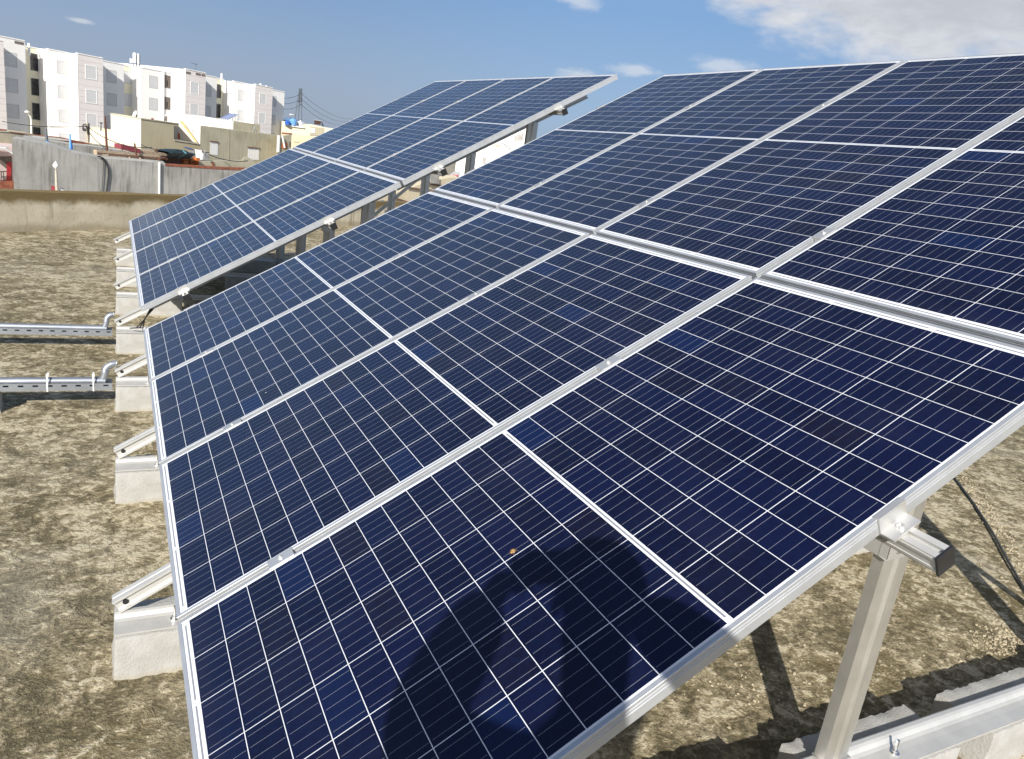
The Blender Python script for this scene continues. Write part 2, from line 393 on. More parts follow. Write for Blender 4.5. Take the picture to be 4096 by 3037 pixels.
def pink_material():
    mt, n, b = mat('pinkish_grey_paint'); g = n.n('ShaderNodeNewGeometry').outputs['Position']
    x, y, z = n.xyz(g); a = n.noise(g, 0.3, 4.0, 0.6)
    c = n.mix(n.ramp(a, 0.35, 0.7), (0.69, 0.65, 0.635), (0.64, 0.60, 0.59))
    fr = n.math('FRACT', n.math('DIVIDE', n.math('SUBTRACT', z, 5.9 - 20 * 2.80), 2.80))
    line = None
    for q in (0.10, 0.36, 0.62, 0.88):
        l = n.math('LESS_THAN', n.math('ABSOLUTE', n.math('SUBTRACT', fr, q)), 0.012)
        line = l if line is None else n.math('MAXIMUM', line, l)
    c = n.mix(n.math('MULTIPLY', line, 0.35), c, (0.30, 0.26, 0.25))
    n._set(b.inputs['Base Color'], c); b.inputs['Roughness'].default_value = 0.9
    return mt
M_PINK = pink_material()
M_SHUT = plain('grey_roller_shutter', (0.56, 0.565, 0.575), 0.6, 0, 0.05, 3.0)
M_DARKGL = plain('dark_glazing', (0.03, 0.03, 0.035), 0.25, 0, 0.4, 2.0)
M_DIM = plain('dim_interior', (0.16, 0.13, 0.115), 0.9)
M_RECSHADE = plain('window_recess_shade', (0.40, 0.39, 0.375), 0.8, 0, 0.05)  # grey rim colour stands in for the shadow of recessed windows
M_TRIM = plain('white_trim', (0.82, 0.81, 0.79), 0.7, 0, 0.04)
M_BRICK = plain('red_clay', (0.30, 0.105, 0.06), 0.85, 0, 0.3, 4.0, 0.3)
M_ORANGE = plain('orange_paint', (0.52, 0.16, 0.045), 0.7, 0, 0.25)
M_RED = plain('red_paint', (0.42, 0.03, 0.04), 0.55, 0, 0.2)
M_ROSE = plain('rose_red_sheet', (0.55, 0.09, 0.10), 0.6, 0, 0.12)
M_PINKW = plain('pale_pink_render', (0.66, 0.53, 0.51), 0.9, 0, 0.08)
M_RUST = plain('rusty_iron', (0.115, 0.05, 0.032), 0.85, 0.2, 0.35, 20.0)
M_WOOD = plain('weathered_timber', (0.40, 0.31, 0.22), 0.85, 0, 0.3, 9.0)
M_WOOD2 = plain('brown_timber', (0.16, 0.085, 0.06), 0.8, 0, 0.3, 9.0)
M_TARP = plain('dark_tarpaulin', (0.016, 0.028, 0.034), 0.5, 0, 0.6, 6.0, 0.4)
M_TEAL = plain('teal_sheet', (0.07, 0.19, 0.22), 0.6, 0, 0.3)
M_BLUE = plain('deep_blue_plastic', (0.03, 0.12, 0.46), 0.4, 0, 0.2)
M_LBLUE = plain('light_blue_plastic', (0.16, 0.38, 0.72), 0.4, 0, 0.15)
M_SILVER = metal('silver_tank', (0.75, 0.76, 0.78), 0.3, 0.6)
M_DISH = plain('grey_white_dish', (0.66, 0.66, 0.64), 0.5, 0, 0.08)
M_CABLE = plain('black_cable', (0.02, 0.02, 0.022), 0.6)
M_PYLON = plain('dull_lattice_steel', (0.13, 0.15, 0.17), 0.6, 0.4, 0.1)
M_CONC = plain('pole_concrete', (0.45, 0.41, 0.33), 0.9, 0, 0.15, 5.0)
M_STREET = plain('dusty_ground', (0.28, 0.25, 0.19), 0.95, 0, 0.25, 0.05)
M_HILL = plain('hazy_hill', (0.16, 0.17, 0.15), 0.95, 0, 0.25, 0.01)
M_BROWN = plain('brown_panel', (0.10, 0.055, 0.045), 0.7, 0, 0.15)
M_YSTAIR = plain('yellow_stair', (0.66, 0.50, 0.22), 0.85, 0, 0.12)

# ------------------------------------------------------------------ the setting: street level, roof, hills
Z0 = -0.40           # roof surface
ZS = -9.5            # street level
g = MB(); g.face([(-6000, -6000, ZS), (6000, -6000, ZS), (6000, 9000, ZS), (-6000, 9000, ZS)])
tag(g.build('ground', M_STREET, origin=(0, 0, ZS)), kind='structure')
PA = Vector((-1.40, 6.30, 0)); PD = Vector((0.797, 0.604, 0)).normalized(); PN = Vector((PD.y, -PD.x, 0))
def para(t, z, d=0.0): return PA + PD * t - PN * d + Vector((0, 0, z))
r_ = MB()
poly = [para(-11, Z0, 0.14), Vector((-10.2, -14, Z0)), Vector((16, -14, Z0)), para(21.8, Z0, 0.14)]
r_.prism(poly, (0, 0, ZS - Z0))
tag(r_.build('roof', M_ROOF, origin=(0, 0, Z0)), kind='structure')
p_ = MB()
prof = []
NSEG = 70
rngp = random.Random(3)
ring = []
for i in range(NSEG + 1):
    t = -11 + 32.8 * i / NSEG
    j = lambda a: (rngp.random() - 0.5) * a
    ring.append([para(t, Z0, j(.012)), para(t, Z0 + 0.25, j(.014)), para(t, Z0 + 0.495 + j(.014), j(.02)), para(t, Z0 + 0.512 + j(.02), 0.02), para(t, Z0 + 0.512 + j(.02), 0.12), para(t, Z0 + 0.49, 0.14), para(t, Z0, 0.14)])
for a, b in zip(ring, ring[1:]):
    for k in range(6): p_.face([a[k], a[k + 1], b[k + 1], b[k]])
p_.face(ring[0]); p_.face(ring[-1])
tag(p_.build('parapet_wall', M_PARA, origin=para(0, Z0, 0)), 'low stained concrete parapet along the far edge of the roof', 'parapet')
hm = MB()
rh = random.Random(5)
hp = []
for i in range(61):
    a = R(-30 + 110 * i / 60); rr = 3600
    hh = 4 + 26 * max(0, math.exp(-((math.degrees(a) - 9) / 9.0) ** 2)) + rh.random() * 5
    hp.append((Vector((CAM.x + rr * math.sin(a), CAM.y + rr * math.cos(a), 0)), hh, Vector((CAM.x + 1100 * math.sin(a), CAM.y + 1100 * math.cos(a), ZS + 0.05))))
for (a, h, f0), (b, h2, f1) in zip(hp, hp[1:]):
    hm.face([f0, f1, b + Vector((0, 0, h2)), a + Vector((0, 0, h))])
tag(hm.build('hills', M_HILL, origin=(0, 2000, 0)), kind='structure')

# ------------------------------------------------------------------ solar panels
PL, PWD = 2.0, 0.992
GR, GC, GA = 0.020, 0.024, 0.629
class Arr:
    def __init__(s, o, u, y):
        s.o = Vector(o); s.u = u.normalized(); s.n = s.u.cross(y).normalized(); s.y = s.n.cross(s.u)
    def P(s, u, y, n=0.0): return s.o + s.u * u + s.y * y + s.n * n
    def M(s, u, y, n=0.0, tilt=0.0):
        uu = s.u * math.cos(tilt) + s.n * math.sin(tilt); nn = uu.cross(s.y)
        m = Matrix.Identity(4); p = s.P(u, y, n)
        for i in range(3): m[i][0] = uu[i]; m[i][1] = s.y[i]; m[i][2] = nn[i]; m[i][3] = p[i]
        return m
NEAR = Arr((0, -(4 * PWD + 3 * GC), 0), U, Yv)                          # y = 0 at its nearest edge
FAR = Arr(Yv * GA + U * -0.0061, U + Nn * 0.0074 - Yv * 0.0032, Yv + Nn * 0.0156 + U * 0.0032)
UPT = 0.0104
def make_panel():
    root = empty('solar_module', (0, 0, 0), 'x', 'solar panel', 'blue solar panels of the two tilted arrays')
    fr = MB()
    prof = [(0, -.040), (0, -.0185), (.0016, -.0178), (.0016, -.0152), (0, -.0145), (0, -.0110), (.0014, -.0104), (.0014, -.0080), (0, -.0074), (0, -.0008), (.0008, 0),
            (.0102, 0), (.0108, -.0006), (.0108, -.0062), (.0026, -.0062), (.0026, -.0385), (.028, -.0385), (.028, -.040)]
    def corner(i, zz): return [Vector((i, i, zz)), Vector((PL - i, i, zz)), Vector((PL - i, PWD - i, zz)), Vector((i, PWD - i, zz))]
    rings = [corner(*q) for q in prof]
    for a, b in zip(rings, rings[1:] + rings[:1]):
        for k in range(4): fr.face([a[k], a[(k + 1) % 4], b[(k + 1) % 4], b[k]])
    fr.build('frame', M_FRAME, root)
    lm = MB()
    i = .0090
    top = [Vector((i, i, -.0014)), Vector((PL - i, i, -.0014)), Vector((PL - i, PWD - i, -.0014)), Vector((i, PWD - i, -.0014))]
    lm.face(top, 0); lm.face([p + Vector((0, 0, -.0044)) for p in reversed(top)], 1)
    for k in range(4):
        a, b = top[k], top[(k + 1) % 4]; lm.face([a, a + Vector((0, 0, -.0044)), b + Vector((0, 0, -.0044)), b], 1)
    lm.build('glass_laminate', [M_CELL, M_BACK], root)
    return root
def copy_tree(o, parent=None):
    c = o.copy(); COL.objects.link(c)
    if parent is not None: c.parent = parent
    for ch in list(o.children): copy_tree(ch, c)
    return c
proto = make_panel()
NAMES = ['nearest the camera', 'second from the camera', 'third from the camera', 'farthest from the camera']
LAB = {}
first = True
for ai, (arr, an) in enumerate(((NEAR, 'near array'), (FAR, 'far array'))):
    for row in (0, 1):
        for c in range(4):
            o = proto if first else copy_tree(proto); first = False
            y0 = c * (PWD + GC)
            o.matrix_world = arr.M(0, y0) if row == 0 else arr.M(PL + GR, y0, 0.0, UPT)
            lab = f"blue solar panel in the {'lower' if row == 0 else 'upper'} row of the {an}, {NAMES[c]}"
            if ai == 0 and row == 0 and c == 0: lab = "nearest blue solar panel, lower row, with the photographer's shadow across it"
            o['label'] = lab

# ------------------------------------------------------------------ mounting rails along the rows, with clamps and black end caps
RU = [0.295, 1.400, 2.318, 3.425]
RN = ['lowest', 'second lowest', 'second highest', 'highest']
def obox(mb, arr, u0, u1, y0, y1, n0, n1, mi=0):
    mb.obox(arr.P(u0, y0, n0), arr.u * (u1 - u0), arr.y * (y1 - y0), arr.n * (n1 - n0), mi)
for arr, an in ((NEAR, 'near array'), (FAR, 'far array')):
    WD = 4 * PWD + 3 * GC
    for ri, u0 in enumerate(RU):
        lift = (u0 - PL) * UPT if u0 > PL else 0.0
        root = empty('mounting_rail', arr.P(u0, -0.10, lift - .08), f"{RN[ri]} aluminium rail clamped under the panels of the {an}", 'rail', 'rails under the panels')
        y0, y1 = (-0.108, WD + 0.09) if arr is NEAR else (-0.09, WD + 0.10)
        b = MB()
        h = 0.0195
        top, bot = lift - .0405, lift - .083
        # slotted square section
        pts = [(-h, bot), (h, bot), (h, top), (.006, top), (.006, top - .009), (-.006, top - .009), (-.006, top), (-h, top)]
        b.prism([arr.P(u0 + a, y0, q) for a, q in pts], arr.y * (y1 - y0))
        obox(b, arr, u0 - h - .002, u0 - h, y0, y1, bot + .005, bot + .012); obox(b, arr, u0 - h - .002, u0 - h, y0, y1, top - .012, top - .005)
        b.build('rail_profile', M_ALUX, root)
        for ye, yo in ((y0, y0 - .006), (y1, y1 + .006)):
            e = MB(); obox(e, arr, u0 - h - .004, u0 + h + .004, min(ye, yo), max(ye, yo), bot - .003, top + .002); e.build('end_cap', M_BLACK, root, bevel=.0015)
        for k in range(3):          # mid clamps bridge the gap between two panels
            yc = (k + 1) * PWD + (k + .5) * GC
            e = MB(); obox(e, arr, u0 - .036, u0 + .036, yc - GC / 2 - .008, yc + GC / 2 + .008, lift + .0004, lift + .0035)
            obox(e, arr, u0 - .036, u0 + .036, yc - .009, yc + .009, lift - .03, lift + .0004)
            e.lathe(arr.P(u0, yc, lift + .0035), [(.0065, 0), (.0065, .004), (.0035, .0045), (.0035, .0015)], 10, 0, arr.n)
            e.build('mid_clamp', M_CLAMP, root)
        for yc, sg in ((0.0, -1), (WD, 1)):
            e = MB(); a, b2 = (yc - .034, yc - .0008) if sg < 0 else (yc + .0008, yc + .034)
            obox(e, arr, u0 - .037, u0 + .037, a, b2, lift - .0395, lift - .034)
            a, b2 = (yc - .0042, yc - .0008) if sg < 0 else (yc + .0008, yc + .0042)
            obox(e, arr, u0 - .037, u0 + .037, a, b2, lift - .034, lift + .0006)
            a, b2 = (yc - .0042, yc + .009) if sg < 0 else (yc - .009, yc + .0042)
            obox(e, arr, u0 - .037, u0 + .037, a, b2, lift + .0006, lift + .0032)
            e.lathe(arr.P(u0, yc + sg * .019, lift - .034), [(.0075, 0), (.0075, .006), (.0045, .0065), (.0045, .002)], 12, 0, arr.n)
            e.build('end_clamp', M_CLAMP, root)

# ------------------------------------------------------------------ support frames, each on a row of concrete blocks
FRY = [('near array', NEAR, -3.79, 1.637, 3.09), ('near array', NEAR, -2.60, 1.637, 3.09), ('near array', NEAR, -1.40, 1.637, 3.09), ('near array', NEAR, -0.215, 1.637, 3.09),
       ('far array', FAR, 0.98, 1.60, 2.93), ('far array', FAR, 2.17, 1.60, 2.93), ('far array', FAR, 3.36, 1.60, 2.93), ('far array', FAR, 4.50, 1.60, 2.93)]
ORD = ['frontmost', 'second', 'third', 'fourth', 'fifth', 'sixth', 'seventh', 'rearmost']
ZB = -0.255
BLK = [(-.15, .36), (.85, 1.41), (1.575, 2.13), (2.295, 2.86), (3.02, 3.50)]
def leg_profile(): return [(-.050, .016), (-.050, -.016), (-.016, -.020), (-.006, -.0265), (.006, -.0265), (.016, -.020), (.050, -.016), (.050, .016)]
def rough_block(x0, x1, y0, y1, z0, z1, rg):
    b = MB(); nx = max(2, int((x1 - x0) / .016)); ny = 7; nz = 5
    def P(i, j, k):
        q = Vector((x0 + (x1 - x0) * i / nx, y0 + (y1 - y0) * j / ny, z0 + (z1 - z0) * k / nz))
        return q
    key = {}
    def jit(i, j, k):
        if (i, j, k) not in key:
            e = (i in (0, nx)) + (j in (0, ny)) + (k == nz)
            a = 0.0 if e < 2 else .004
            q = P(i, j, k) + Vector(((rg.random() - .5) * a, (rg.random() - .5) * a, (rg.random() - .5) * a if k else 0))
            if e >= 2:
                q += Vector(((.5 if i == 0 else -.5 if i == nx else 0) * .005, (.5 if j == 0 else -.5 if j == ny else 0) * .005, -.003 if k == nz else 0))
            # the long upper edge at the back is ragged
            if k == nz and j == ny: q += Vector((0, -rg.random() * .006, -rg.random() * .006))
            if k == 0: q += Vector((-1 if i == 0 else 1 if i == nx else 0, -1 if j == 0 else 1 if j == ny else 0, 0)) * (.002 + .008 * rg.random())
            key[(i, j, k)] = q
        return key[(i, j, k)]
    for i in range(nx):
        for j in range(ny): b.face([jit(i, j, nz), jit(i + 1, j, nz), jit(i + 1, j + 1, nz), jit(i, j + 1, nz)])
        for k in range(nz):
            for j in (0, ny): b.face([jit(i, j, k), jit(i + 1, j, k), jit(i + 1, j, k + 1), jit(i, j, k + 1)])
    for j in range(ny):
        for k in range(nz):
            for i in (0, nx): b.face([jit(i, j, k), jit(i, j + 1, k), jit(i, j + 1, k + 1), jit(i, j, k + 1)])
    return b
rb = random.Random(11)
BPOS = ['at the low end of', 'second from the low end of', 'in the middle of', 'second from the high end of', 'at the high end of']
for fi, (an, arr, fy, xl, xr_) in enumerate(FRY):
    rise = 0.0 if arr is NEAR else (fy - GA) * 0.0156
    root = empty('support_frame', (xl, fy, ZB), f"{ORD[fi]} aluminium support frame counted from the viewer, under the {an}", 'support frame', 'frames carrying the panels')
    ya = fy - arr.o.y
    def uz(xw):                       # u where the rafter's underside stands over world x
        return (xw - arr.o.x - arr.n.x * (-.128)) / arr.u.x
    b = MB()
    pr = [(.004, 0), (.004, .024), (-.002, .028), (-.014, .0275), (-.022, .023), (-.030, .013), (-.040, .0085), (-.060, .0065), (-.100, .0055), (-.100, 0)]
    b.prism([Vector((-.146, fy + a, ZB + .003 + q)) for a, q in pr], (3.64, 0, 0)); b.build('base_rail', M_ALUX, root)
    for xb in (.02, 1.20, 1.875, 2.62, 3.3):
        e = MB(); e.lathe((xb, fy - .060, ZB + .009), [(.014, 0), (.014, .003), (.0085, .003), (.0085, .011), (.0048, .012), (.0048, .045)], 10)
        e.build('anchor_bolt', M_STEEL, root, smooth=False)
    b = MB()
    # rafter: slotted section with an open end
    u0, u1 = -.226, 3.90
    q = [(-.022, -.130), (.022, -.130), (.022, -.0845), (.004, -.0845), (.004, -.088), (-.004, -.088), (-.004, -.0845), (-.022, -.0845), (-.022, -.0925), (-.013, -.0925), (-.013, -.1220), (-.022, -.1220)]
    b.prism([arr.P(u0, ya + a, n_) for a, n_ in q], arr.u * (u1 - u0))
    b.build('rafter', M_ALUX, root)
    e = MB(); e.lathe(arr.P(u0 + .030, ya - .0135, -.108), [(.009, 0), (.009, .003)], 10, 0, -arr.y); e.build('end_hole', M_BLACK, root)
    for xx, tw in ((xl, .050), (xr_, .045)):
        ztop = arr.P(uz(xx), ya, -.128).z + .02
        b = MB(); sc_ = tw / .05
        b.prism([Vector((xx + a * sc_, fy - .022 + c, ZB + .04)) for a, c in leg_profile()], (0, 0, ztop - ZB - .04)); b.build('leg', M_ALU, root)
        e = MB(); e.box(xx - .066, xx + .006, fy - .052, fy - .0275, .425, .478); e.box(xx - .066, xx - .060, fy - .052, fy + .02, .425, .478); e.build('leg_bracket', M_CLAMP, root, bevel=.002)
        e = MB(); e.lathe((xx - .03, fy - .052, .45), [(.008, 0), (.008, .006)], 6, 0, Vector((0, -1, 0))); e.build('leg_bolt', M_STEEL, root)
        b = MB(); b.box(xx - .05, xx + .05, fy - .050, fy + .0, ZB + .037, ZB + .0415); b.build('foot_plate', M_ALU, root)
    b = MB()     # brace from the rear of the base rail up to the rear leg
    a0 = Vector((3.40, fy + .03, ZB + .02)); a1 = Vector((xr_ - .02, fy + .03, ZB + .62))
    t = (a1 - a0).normalized(); sd = Vector((t.z, 0, -t.x))
    b.obox(a0 - sd * .02, a1 - a0, sd * .04, (0, .004, 0)); b.obox(a0 - sd * .02, a1 - a0, sd * .004, (0, .028, 0)); b.build('brace', M_ALU, root)
    if fi not in (4, 6): DIAG = False
    else: DIAG = True
    b = MB()     # diagonal under the rafter, from the foot of the front leg to the rear leg
    a0 = Vector((xl + .06, fy + .008, ZB + .06)); a1 = Vector((xr_, fy + .008, 1.02))
    t = (a1 - a0).normalized(); sd = Vector((t.z, 0, -t.x))
    b.obox(a0 - sd * .018, a1 - a0, sd * .036, (0, .004, 0))
    if DIAG: b.build('brace', M_ALU, root)
    for bi, (x0, x1) in enumerate(BLK):
        dx_ = (rb.random() - .5) * .03 if bi else (rb.random() - .5) * .006
        bk = rough_block(x0 + dx_, x1 + dx_, fy - .108, fy + .094, Z0, ZB + .001, rb).build('concrete_block', M_BLOCK, origin=(x0, fy, Z0), smooth=True)
        tag(bk, f"grey concrete block {BPOS[bi]} the {ORD[fi]} block row", 'concrete block', 'blocks weighing down the frames')

# ------------------------------------------------------------------ perforated cable trays with conduit
def cable_tray(y, zb, x0, x1, label, ties, xhook):
    root = empty('cable_tray', (x0, y, zb), label, 'cable tray')
    b = MB(); wdt, hh = .085, .042
    b.box(x0, x1, y, y + wdt, zb, zb + .002); b.box(x0, x1, y + wdt - .002, y + wdt, zb + .002, zb + hh)
    # near side with slots: a lower band, an upper band and posts between
    b.box(x0, x1, y, y + .002, zb + .002, zb + .024); b.box(x0, x1, y, y + .002, zb + .034, zb + hh)
    x = x0
    while x < x1:
        b.box(x, min(x + .042, x1), y, y + .002, zb + .024, zb + .034); x += .068
    b.build('tray', M_GALV, root)
    b = MB(); b.tube([(x0, y + .036, zb + .050), (x1 - .035, y + .036, zb + .046)], .022, 12); b.build('conduit', M_GALV, root, smooth=True)
    el_ = [(x1 - .05, y + .036, zb + .046), (x1 - .042, y + .036, zb + .066), (x1 - .036, y + .036, zb + .09)]
    for k in range(1, 14):
        a = math.pi / 2 * k / 13
        el_.append((x1 - .036 + xhook * (1 - math.cos(a)), y + .036 + .015 * k / 13, zb + .10 + .045 * math.sin(a)))
    b = MB(); b.tube(el_, [.0175 + .0022 * (k % 2) for k in range(16)], 12); b.build('flexible_elbow', M_GALV, root, smooth=True)
    for xt in ties:
        e = MB()
        for dz_, dy_ in (((zb - .002, zb + .082), y - .0025),):
            e.box(xt - .0035, xt + .0035, y - .0035, y - .0005, zb - .003, zb + .078)
            e.box(xt - .005, xt + .005, y - .0035, y + wdt + .003, zb + .078, zb + .081)
            e.box(xt - .006, xt + .006, y + .01, y + .018, zb + .081, zb + .094)
        e.build('cable_tie', M_TIE, root)
cable_tray(-0.262, -0.292, -2.7, -0.165, 'galvanised cable tray held by white ties, the nearer of the two', [-.481, -.259], .058)
cable_tray(0.965, -0.296, -2.9, -0.172, 'galvanised cable tray without ties, the farther of the two', [], .045)
b = rough_block(-.86, -.70, -.30, -.17, Z0, -.2935, rb)
tag(b.build('concrete_block', M_BLOCK, origin=(-.86, -.3, Z0)), 'small grey block propping up the nearer cable tray', 'concrete block')
b = rough_block(-2.4, -2.25, .95, 1.08, Z0, -.2975, rb)
tag(b.build('concrete_block', M_BLOCK, origin=(-2.4, .95, Z0)), 'small grey block propping up the farther cable tray', 'concrete block')
# wires that leave the far array's low rail
b = MB()
for k in range(3):
    b.tube([(.06 + .01 * k, .66, -.02), (.03, .70 + .01 * k, -.10), (-.02 + .02 * k, .80, -.19), (-.06, .90, -.22)], .004, 6)
tag(b.build('black_wires', M_CABLE, smooth=True), 'black wires hanging below the low corner of the far array', 'wires')
# cable on the roof at the right
b = MB()
cp = [(6.3, -.75), (5.6, -1.45), (4.925, -2.087), (4.603, -2.428), (4.269, -2.748), (3.991, -2.996), (3.763, -3.21), (3.5, -3.50), (3.35, -3.75)]
b.tube([(x, y, Z0 + .013 + .003 * math.sin(5 * x)) for x, y in cp], .007, 8)
tag(b.build('black_cable', plain('grey_black_sheath', (0.05, 0.05, 0.048), 0.6, 0, 0.4, 60.0), smooth=True), 'black cable lying on the roof beyond the nearest panel', 'cable')
# loose gravel along the cable and beside the blocks
b = MB(); rg = random.Random(9)
def pebble(x, y, r0):
    b.lathe((x, y, Z0 - .2 * r0), [(r0 * .6, 0), (r0, r0 * .45), (r0 * .75, r0 * .95), (r0 * .2, r0 * 1.15)], 6, 0, Vector((rg.random() - .5, rg.random() - .5, 1.4)))
for _ in range(900):
    t = rg.random() * 6.5; i = min(int(t), 6); f = t - i; x = cp[i][0] + (cp[i + 1][0] - cp[i][0]) * f; y = cp[i][1] + (cp[i + 1][1] - cp[i][1]) * f
    pebble(x + rg.gauss(.05, .05), y - abs(rg.gauss(0, .05)), .0025 + rg.random() ** 2 * .005)
for _ in range(380): pebble(rg.gauss(3.2, .12), rg.gauss(-3.45, .05), .0025 + rg.random() ** 2 * .005)
for _ in range(120): pebble(rg.gauss(1.9, .15), rg.gauss(-3.35, .06), .002 + rg.random() ** 2 * .005)
for _ in range(300): pebble(1.2 + rg.random() * 3, -3.5 + rg.random() * 2.2, .002 + rg.random() ** 3 * .006)
tag(b.build('gravel', plain('limestone_gravel', (0.36, 0.31, 0.22), 0.95, 0, 0.3, 30.0), origin=(3, -3, Z0)), kind='stuff')
# beetle on the nearest panel
b = MB(); c = NEAR.P(.783, -3.532 - NEAR.o.y, .0)
b.lathe(c + NEAR.n * .0004, [(.0060, 0), (.0075, .002), (.0055, .0045), (.002, .006)], 12, 0, NEAR.n)
b.lathe(c + NEAR.y * -.0075 + NEAR.u * -.002, [(.0035, 0), (.0035, .0015), (.001, .003)], 8, 1, NEAR.n)
for sx in (-1, 1):
    for k in (-1, 0, 1): b.tube([c + NEAR.n * .002, c + NEAR.u * sx * .012 + NEAR.y * k * .008 + NEAR.n * .001], .0008, 5, 1)
M_BUG = plain('amber_shell', (0.30, 0.17, 0.06), 0.45, 0, 0.9, 260.0)
tag(b.build('beetle', [M_BUG, M_BLACK]), 'small amber beetle sitting on the nearest solar panel', 'beetle')

# ------------------------------------------------------------------ the photographer, whose shadow lies on the nearest panel
def skin(name, pts, edges, rad, mt, parent, sub=2):
    me = bpy.data.meshes.new(name); me.from_pydata([tuple(Vector(p) - parent.location) for p in pts], edges, [])
    me.materials.append(mt)
    o = bpy.data.objects.new(name, me); COL.objects.link(o); o.parent = parent
    o.modifiers.new('skin', 'SKIN'); ss = o.modifiers.new('sub', 'SUBSURF'); ss.levels = sub; ss.render_levels = sub
    for i, r2 in enumerate(rad):
        sv = me.skin_vertices[0].data[i]; sv.radius = (r2, r2) if not isinstance(r2, tuple) else r2; sv.use_root = (i == 0)
    for p in me.polygons: p.use_smooth = True
    return o
M_SKIN = plain('skin', (0.42, 0.25, 0.17), 0.55, 0, 0.08)
M_JACKET = plain('dark_jacket', (0.035, 0.04, 0.055), 0.85, 0, 0.3)
M_TROUSER = plain('grey_trousers', (0.06, 0.065, 0.075), 0.9, 0, 0.25)
M_HAIR = plain('dark_hair', (0.016, 0.012, 0.01), 0.7, 0, 0.4, 40)
M_SHOE = plain('black_shoes', (0.02, 0.02, 0.02), 0.6)
fw = Vector((FWD.x, FWD.y, 0)).normalized(); rt = Vector((fw.y, -fw.x, 0))
PB = CAM - fw * 0.50 + rt * 0.06; PB.z = Z0
def B(f, r_, h): return PB + fw * f + rt * r_ + Vector((0, 0, h * 1.035))
ph = empty('person', PB, 'person in dark jacket holding up a phone, seen by the shadow on the nearest panel', 'person')
CH = 1.647                                             # height of the lens above the roof
phc = CAM - FWD * 0.012
pts = [B(0, 0, .93), B(.01, 0, 1.12), B(.03, 0, 1.32), B(.05, 0, 1.44), B(.10, 0, 1.53), B(.20, 0, 1.60), B(.235, 0, 1.69),     # pelvis .. neck, head
       B(.03, -.19, 1.40), B(.10, -.33, 1.43), phc - rt * .115 - FWD * .02 + Vector((0, 0, -.03)),      # left arm
       B(.03, .19, 1.40), B(.24, .27, 1.54), phc + rt * .115 - FWD * .02 + Vector((0, 0, -.03)),        # right arm
       B(0, -.095, .86), B(.02, -.10, .48), B(-.01, -.105, .08), B(.12, -.12, .03),
       B(0, .095, .86), B(.02, .11, .48), B(-.01, .12, .08), B(.12, .135, .03)]
edg = [(0, 1), (1, 2), (2, 3), (3, 4), (4, 5), (5, 6), (3, 7), (7, 8), (8, 9), (3, 10), (10, 11), (11, 12), (0, 13), (13, 14), (14, 15), (15, 16), (0, 17), (17, 18), (18, 19), (19, 20)]
rad = [(.15, .115), (.145, .11), (.165, .115), (.085, .07), (.052, .052), (.075, .085), (.078, .092), .068, .046, .030, .068, .046, .030, .088, .058, .040, .036, .088, .058, .040, .036]
skin('body', pts, edg, rad, M_SKIN, ph)
skin('jacket', [B(0, 0, .84)] + [pts[i] for i in (1, 2, 3, 7, 8, 10, 11)] + [pts[8].lerp(pts[9], .8), pts[11].lerp(pts[12], .8)],
     [(0, 1), (1, 2), (2, 3), (3, 4), (4, 5), (5, 8), (3, 6), (6, 7), (7, 9)], [(.20, .16), (.19, .145), (.205, .15), (.115, .10), .115, .105, .115, .10, .062, .06], M_JACKET, ph)
skin('trousers', [pts[i] for i in (0, 13, 14, 15, 17, 18, 19)], [(0, 1), (1, 2), (2, 3), (0, 4), (4, 5), (5, 6)], [(.165, .13), .103, .074, .060, .103, .074, .060], M_TROUSER, ph)
for sx in (-1, 1):
    b = MB(); f0 = pts[16] if sx < 0 else pts[20]; base = Vector((f0.x, f0.y, Z0)) - fw * .10
    prof = [(-.075, .0, .03), (-.06, .035, .07), (.03, .045, .075), (.12, .045, .05), (.18, .03, .035)]
    rr = []
    for f, wd, hh in prof: rr.append([base + fw * f + rt * (c * max(wd, .02)) + Vector((0, 0, z)) for c, z in ((-1, .001), (1, .001), (.8, hh), (-.8, hh))])
    for a, c in zip(rr, rr[1:]):
        for k in range(4): b.face([a[k], a[(k + 1) % 4], c[(k + 1) % 4], c[k]])
    b.face(rr[0]); b.face(rr[-1]); b.build('shoe', M_SHOE, ph, bevel=.008)
hc = B(.225, 0, 1.665)
b = MB()
for lat in range(9):
    t0, t1 = R(-35 + lat * 125 / 9), R(-35 + (lat + 1) * 125 / 9)
    for k in range(24):
        a0, a1 = 2 * math.pi * k / 24, 2 * math.pi * (k + 1) / 24
        def hp_(t, a):
            f = math.cos(a); q = .113 if f < .3 else .113
            return hc + fw * (-.018 + q * 1.02 * math.cos(t) * f) + rt * (.094 * math.cos(t) * math.sin(a)) + Vector((0, 0, .055 + .098 * math.sin(t)))
        if math.cos((a0 + a1) / 2) > .45 and t1 < R(38): continue
        b.face([hp_(t0, a0), hp_(t0, a1), hp_(t1, a1), hp_(t1, a0)])
b.build('hair', M_HAIR, ph, smooth=True)
b = MB(); b.lathe(hc + fw * .105 + Vector((0, 0, -.012)), [(.004, .022), (.010, .0), (.015, -.012), (.006, -.018)], 8, 0, Vector((0, 0, 1))); b.build('nose', M_SKIN, ph, smooth=True)
for sx in (-1, 1):
    b = MB(); b.lathe(hc + fw * .083 + rt * sx * .032 + Vector((0, 0, .012)), [(.002, -.006), (.011, 0), (.008, .007), (.001, .010)], 10, 0, fw); b.build('eye', M_DISH, ph, smooth=True)
    b = MB(); b.lathe(hc + rt * sx * .080 + fw * -.01 + Vector((0, 0, -.005)), [(.006, -.004), (.026, .0), (.030, .010), (.020, .012)], 10, 0, rt * sx); b.build('ear', M_SKIN, ph, smooth=True)
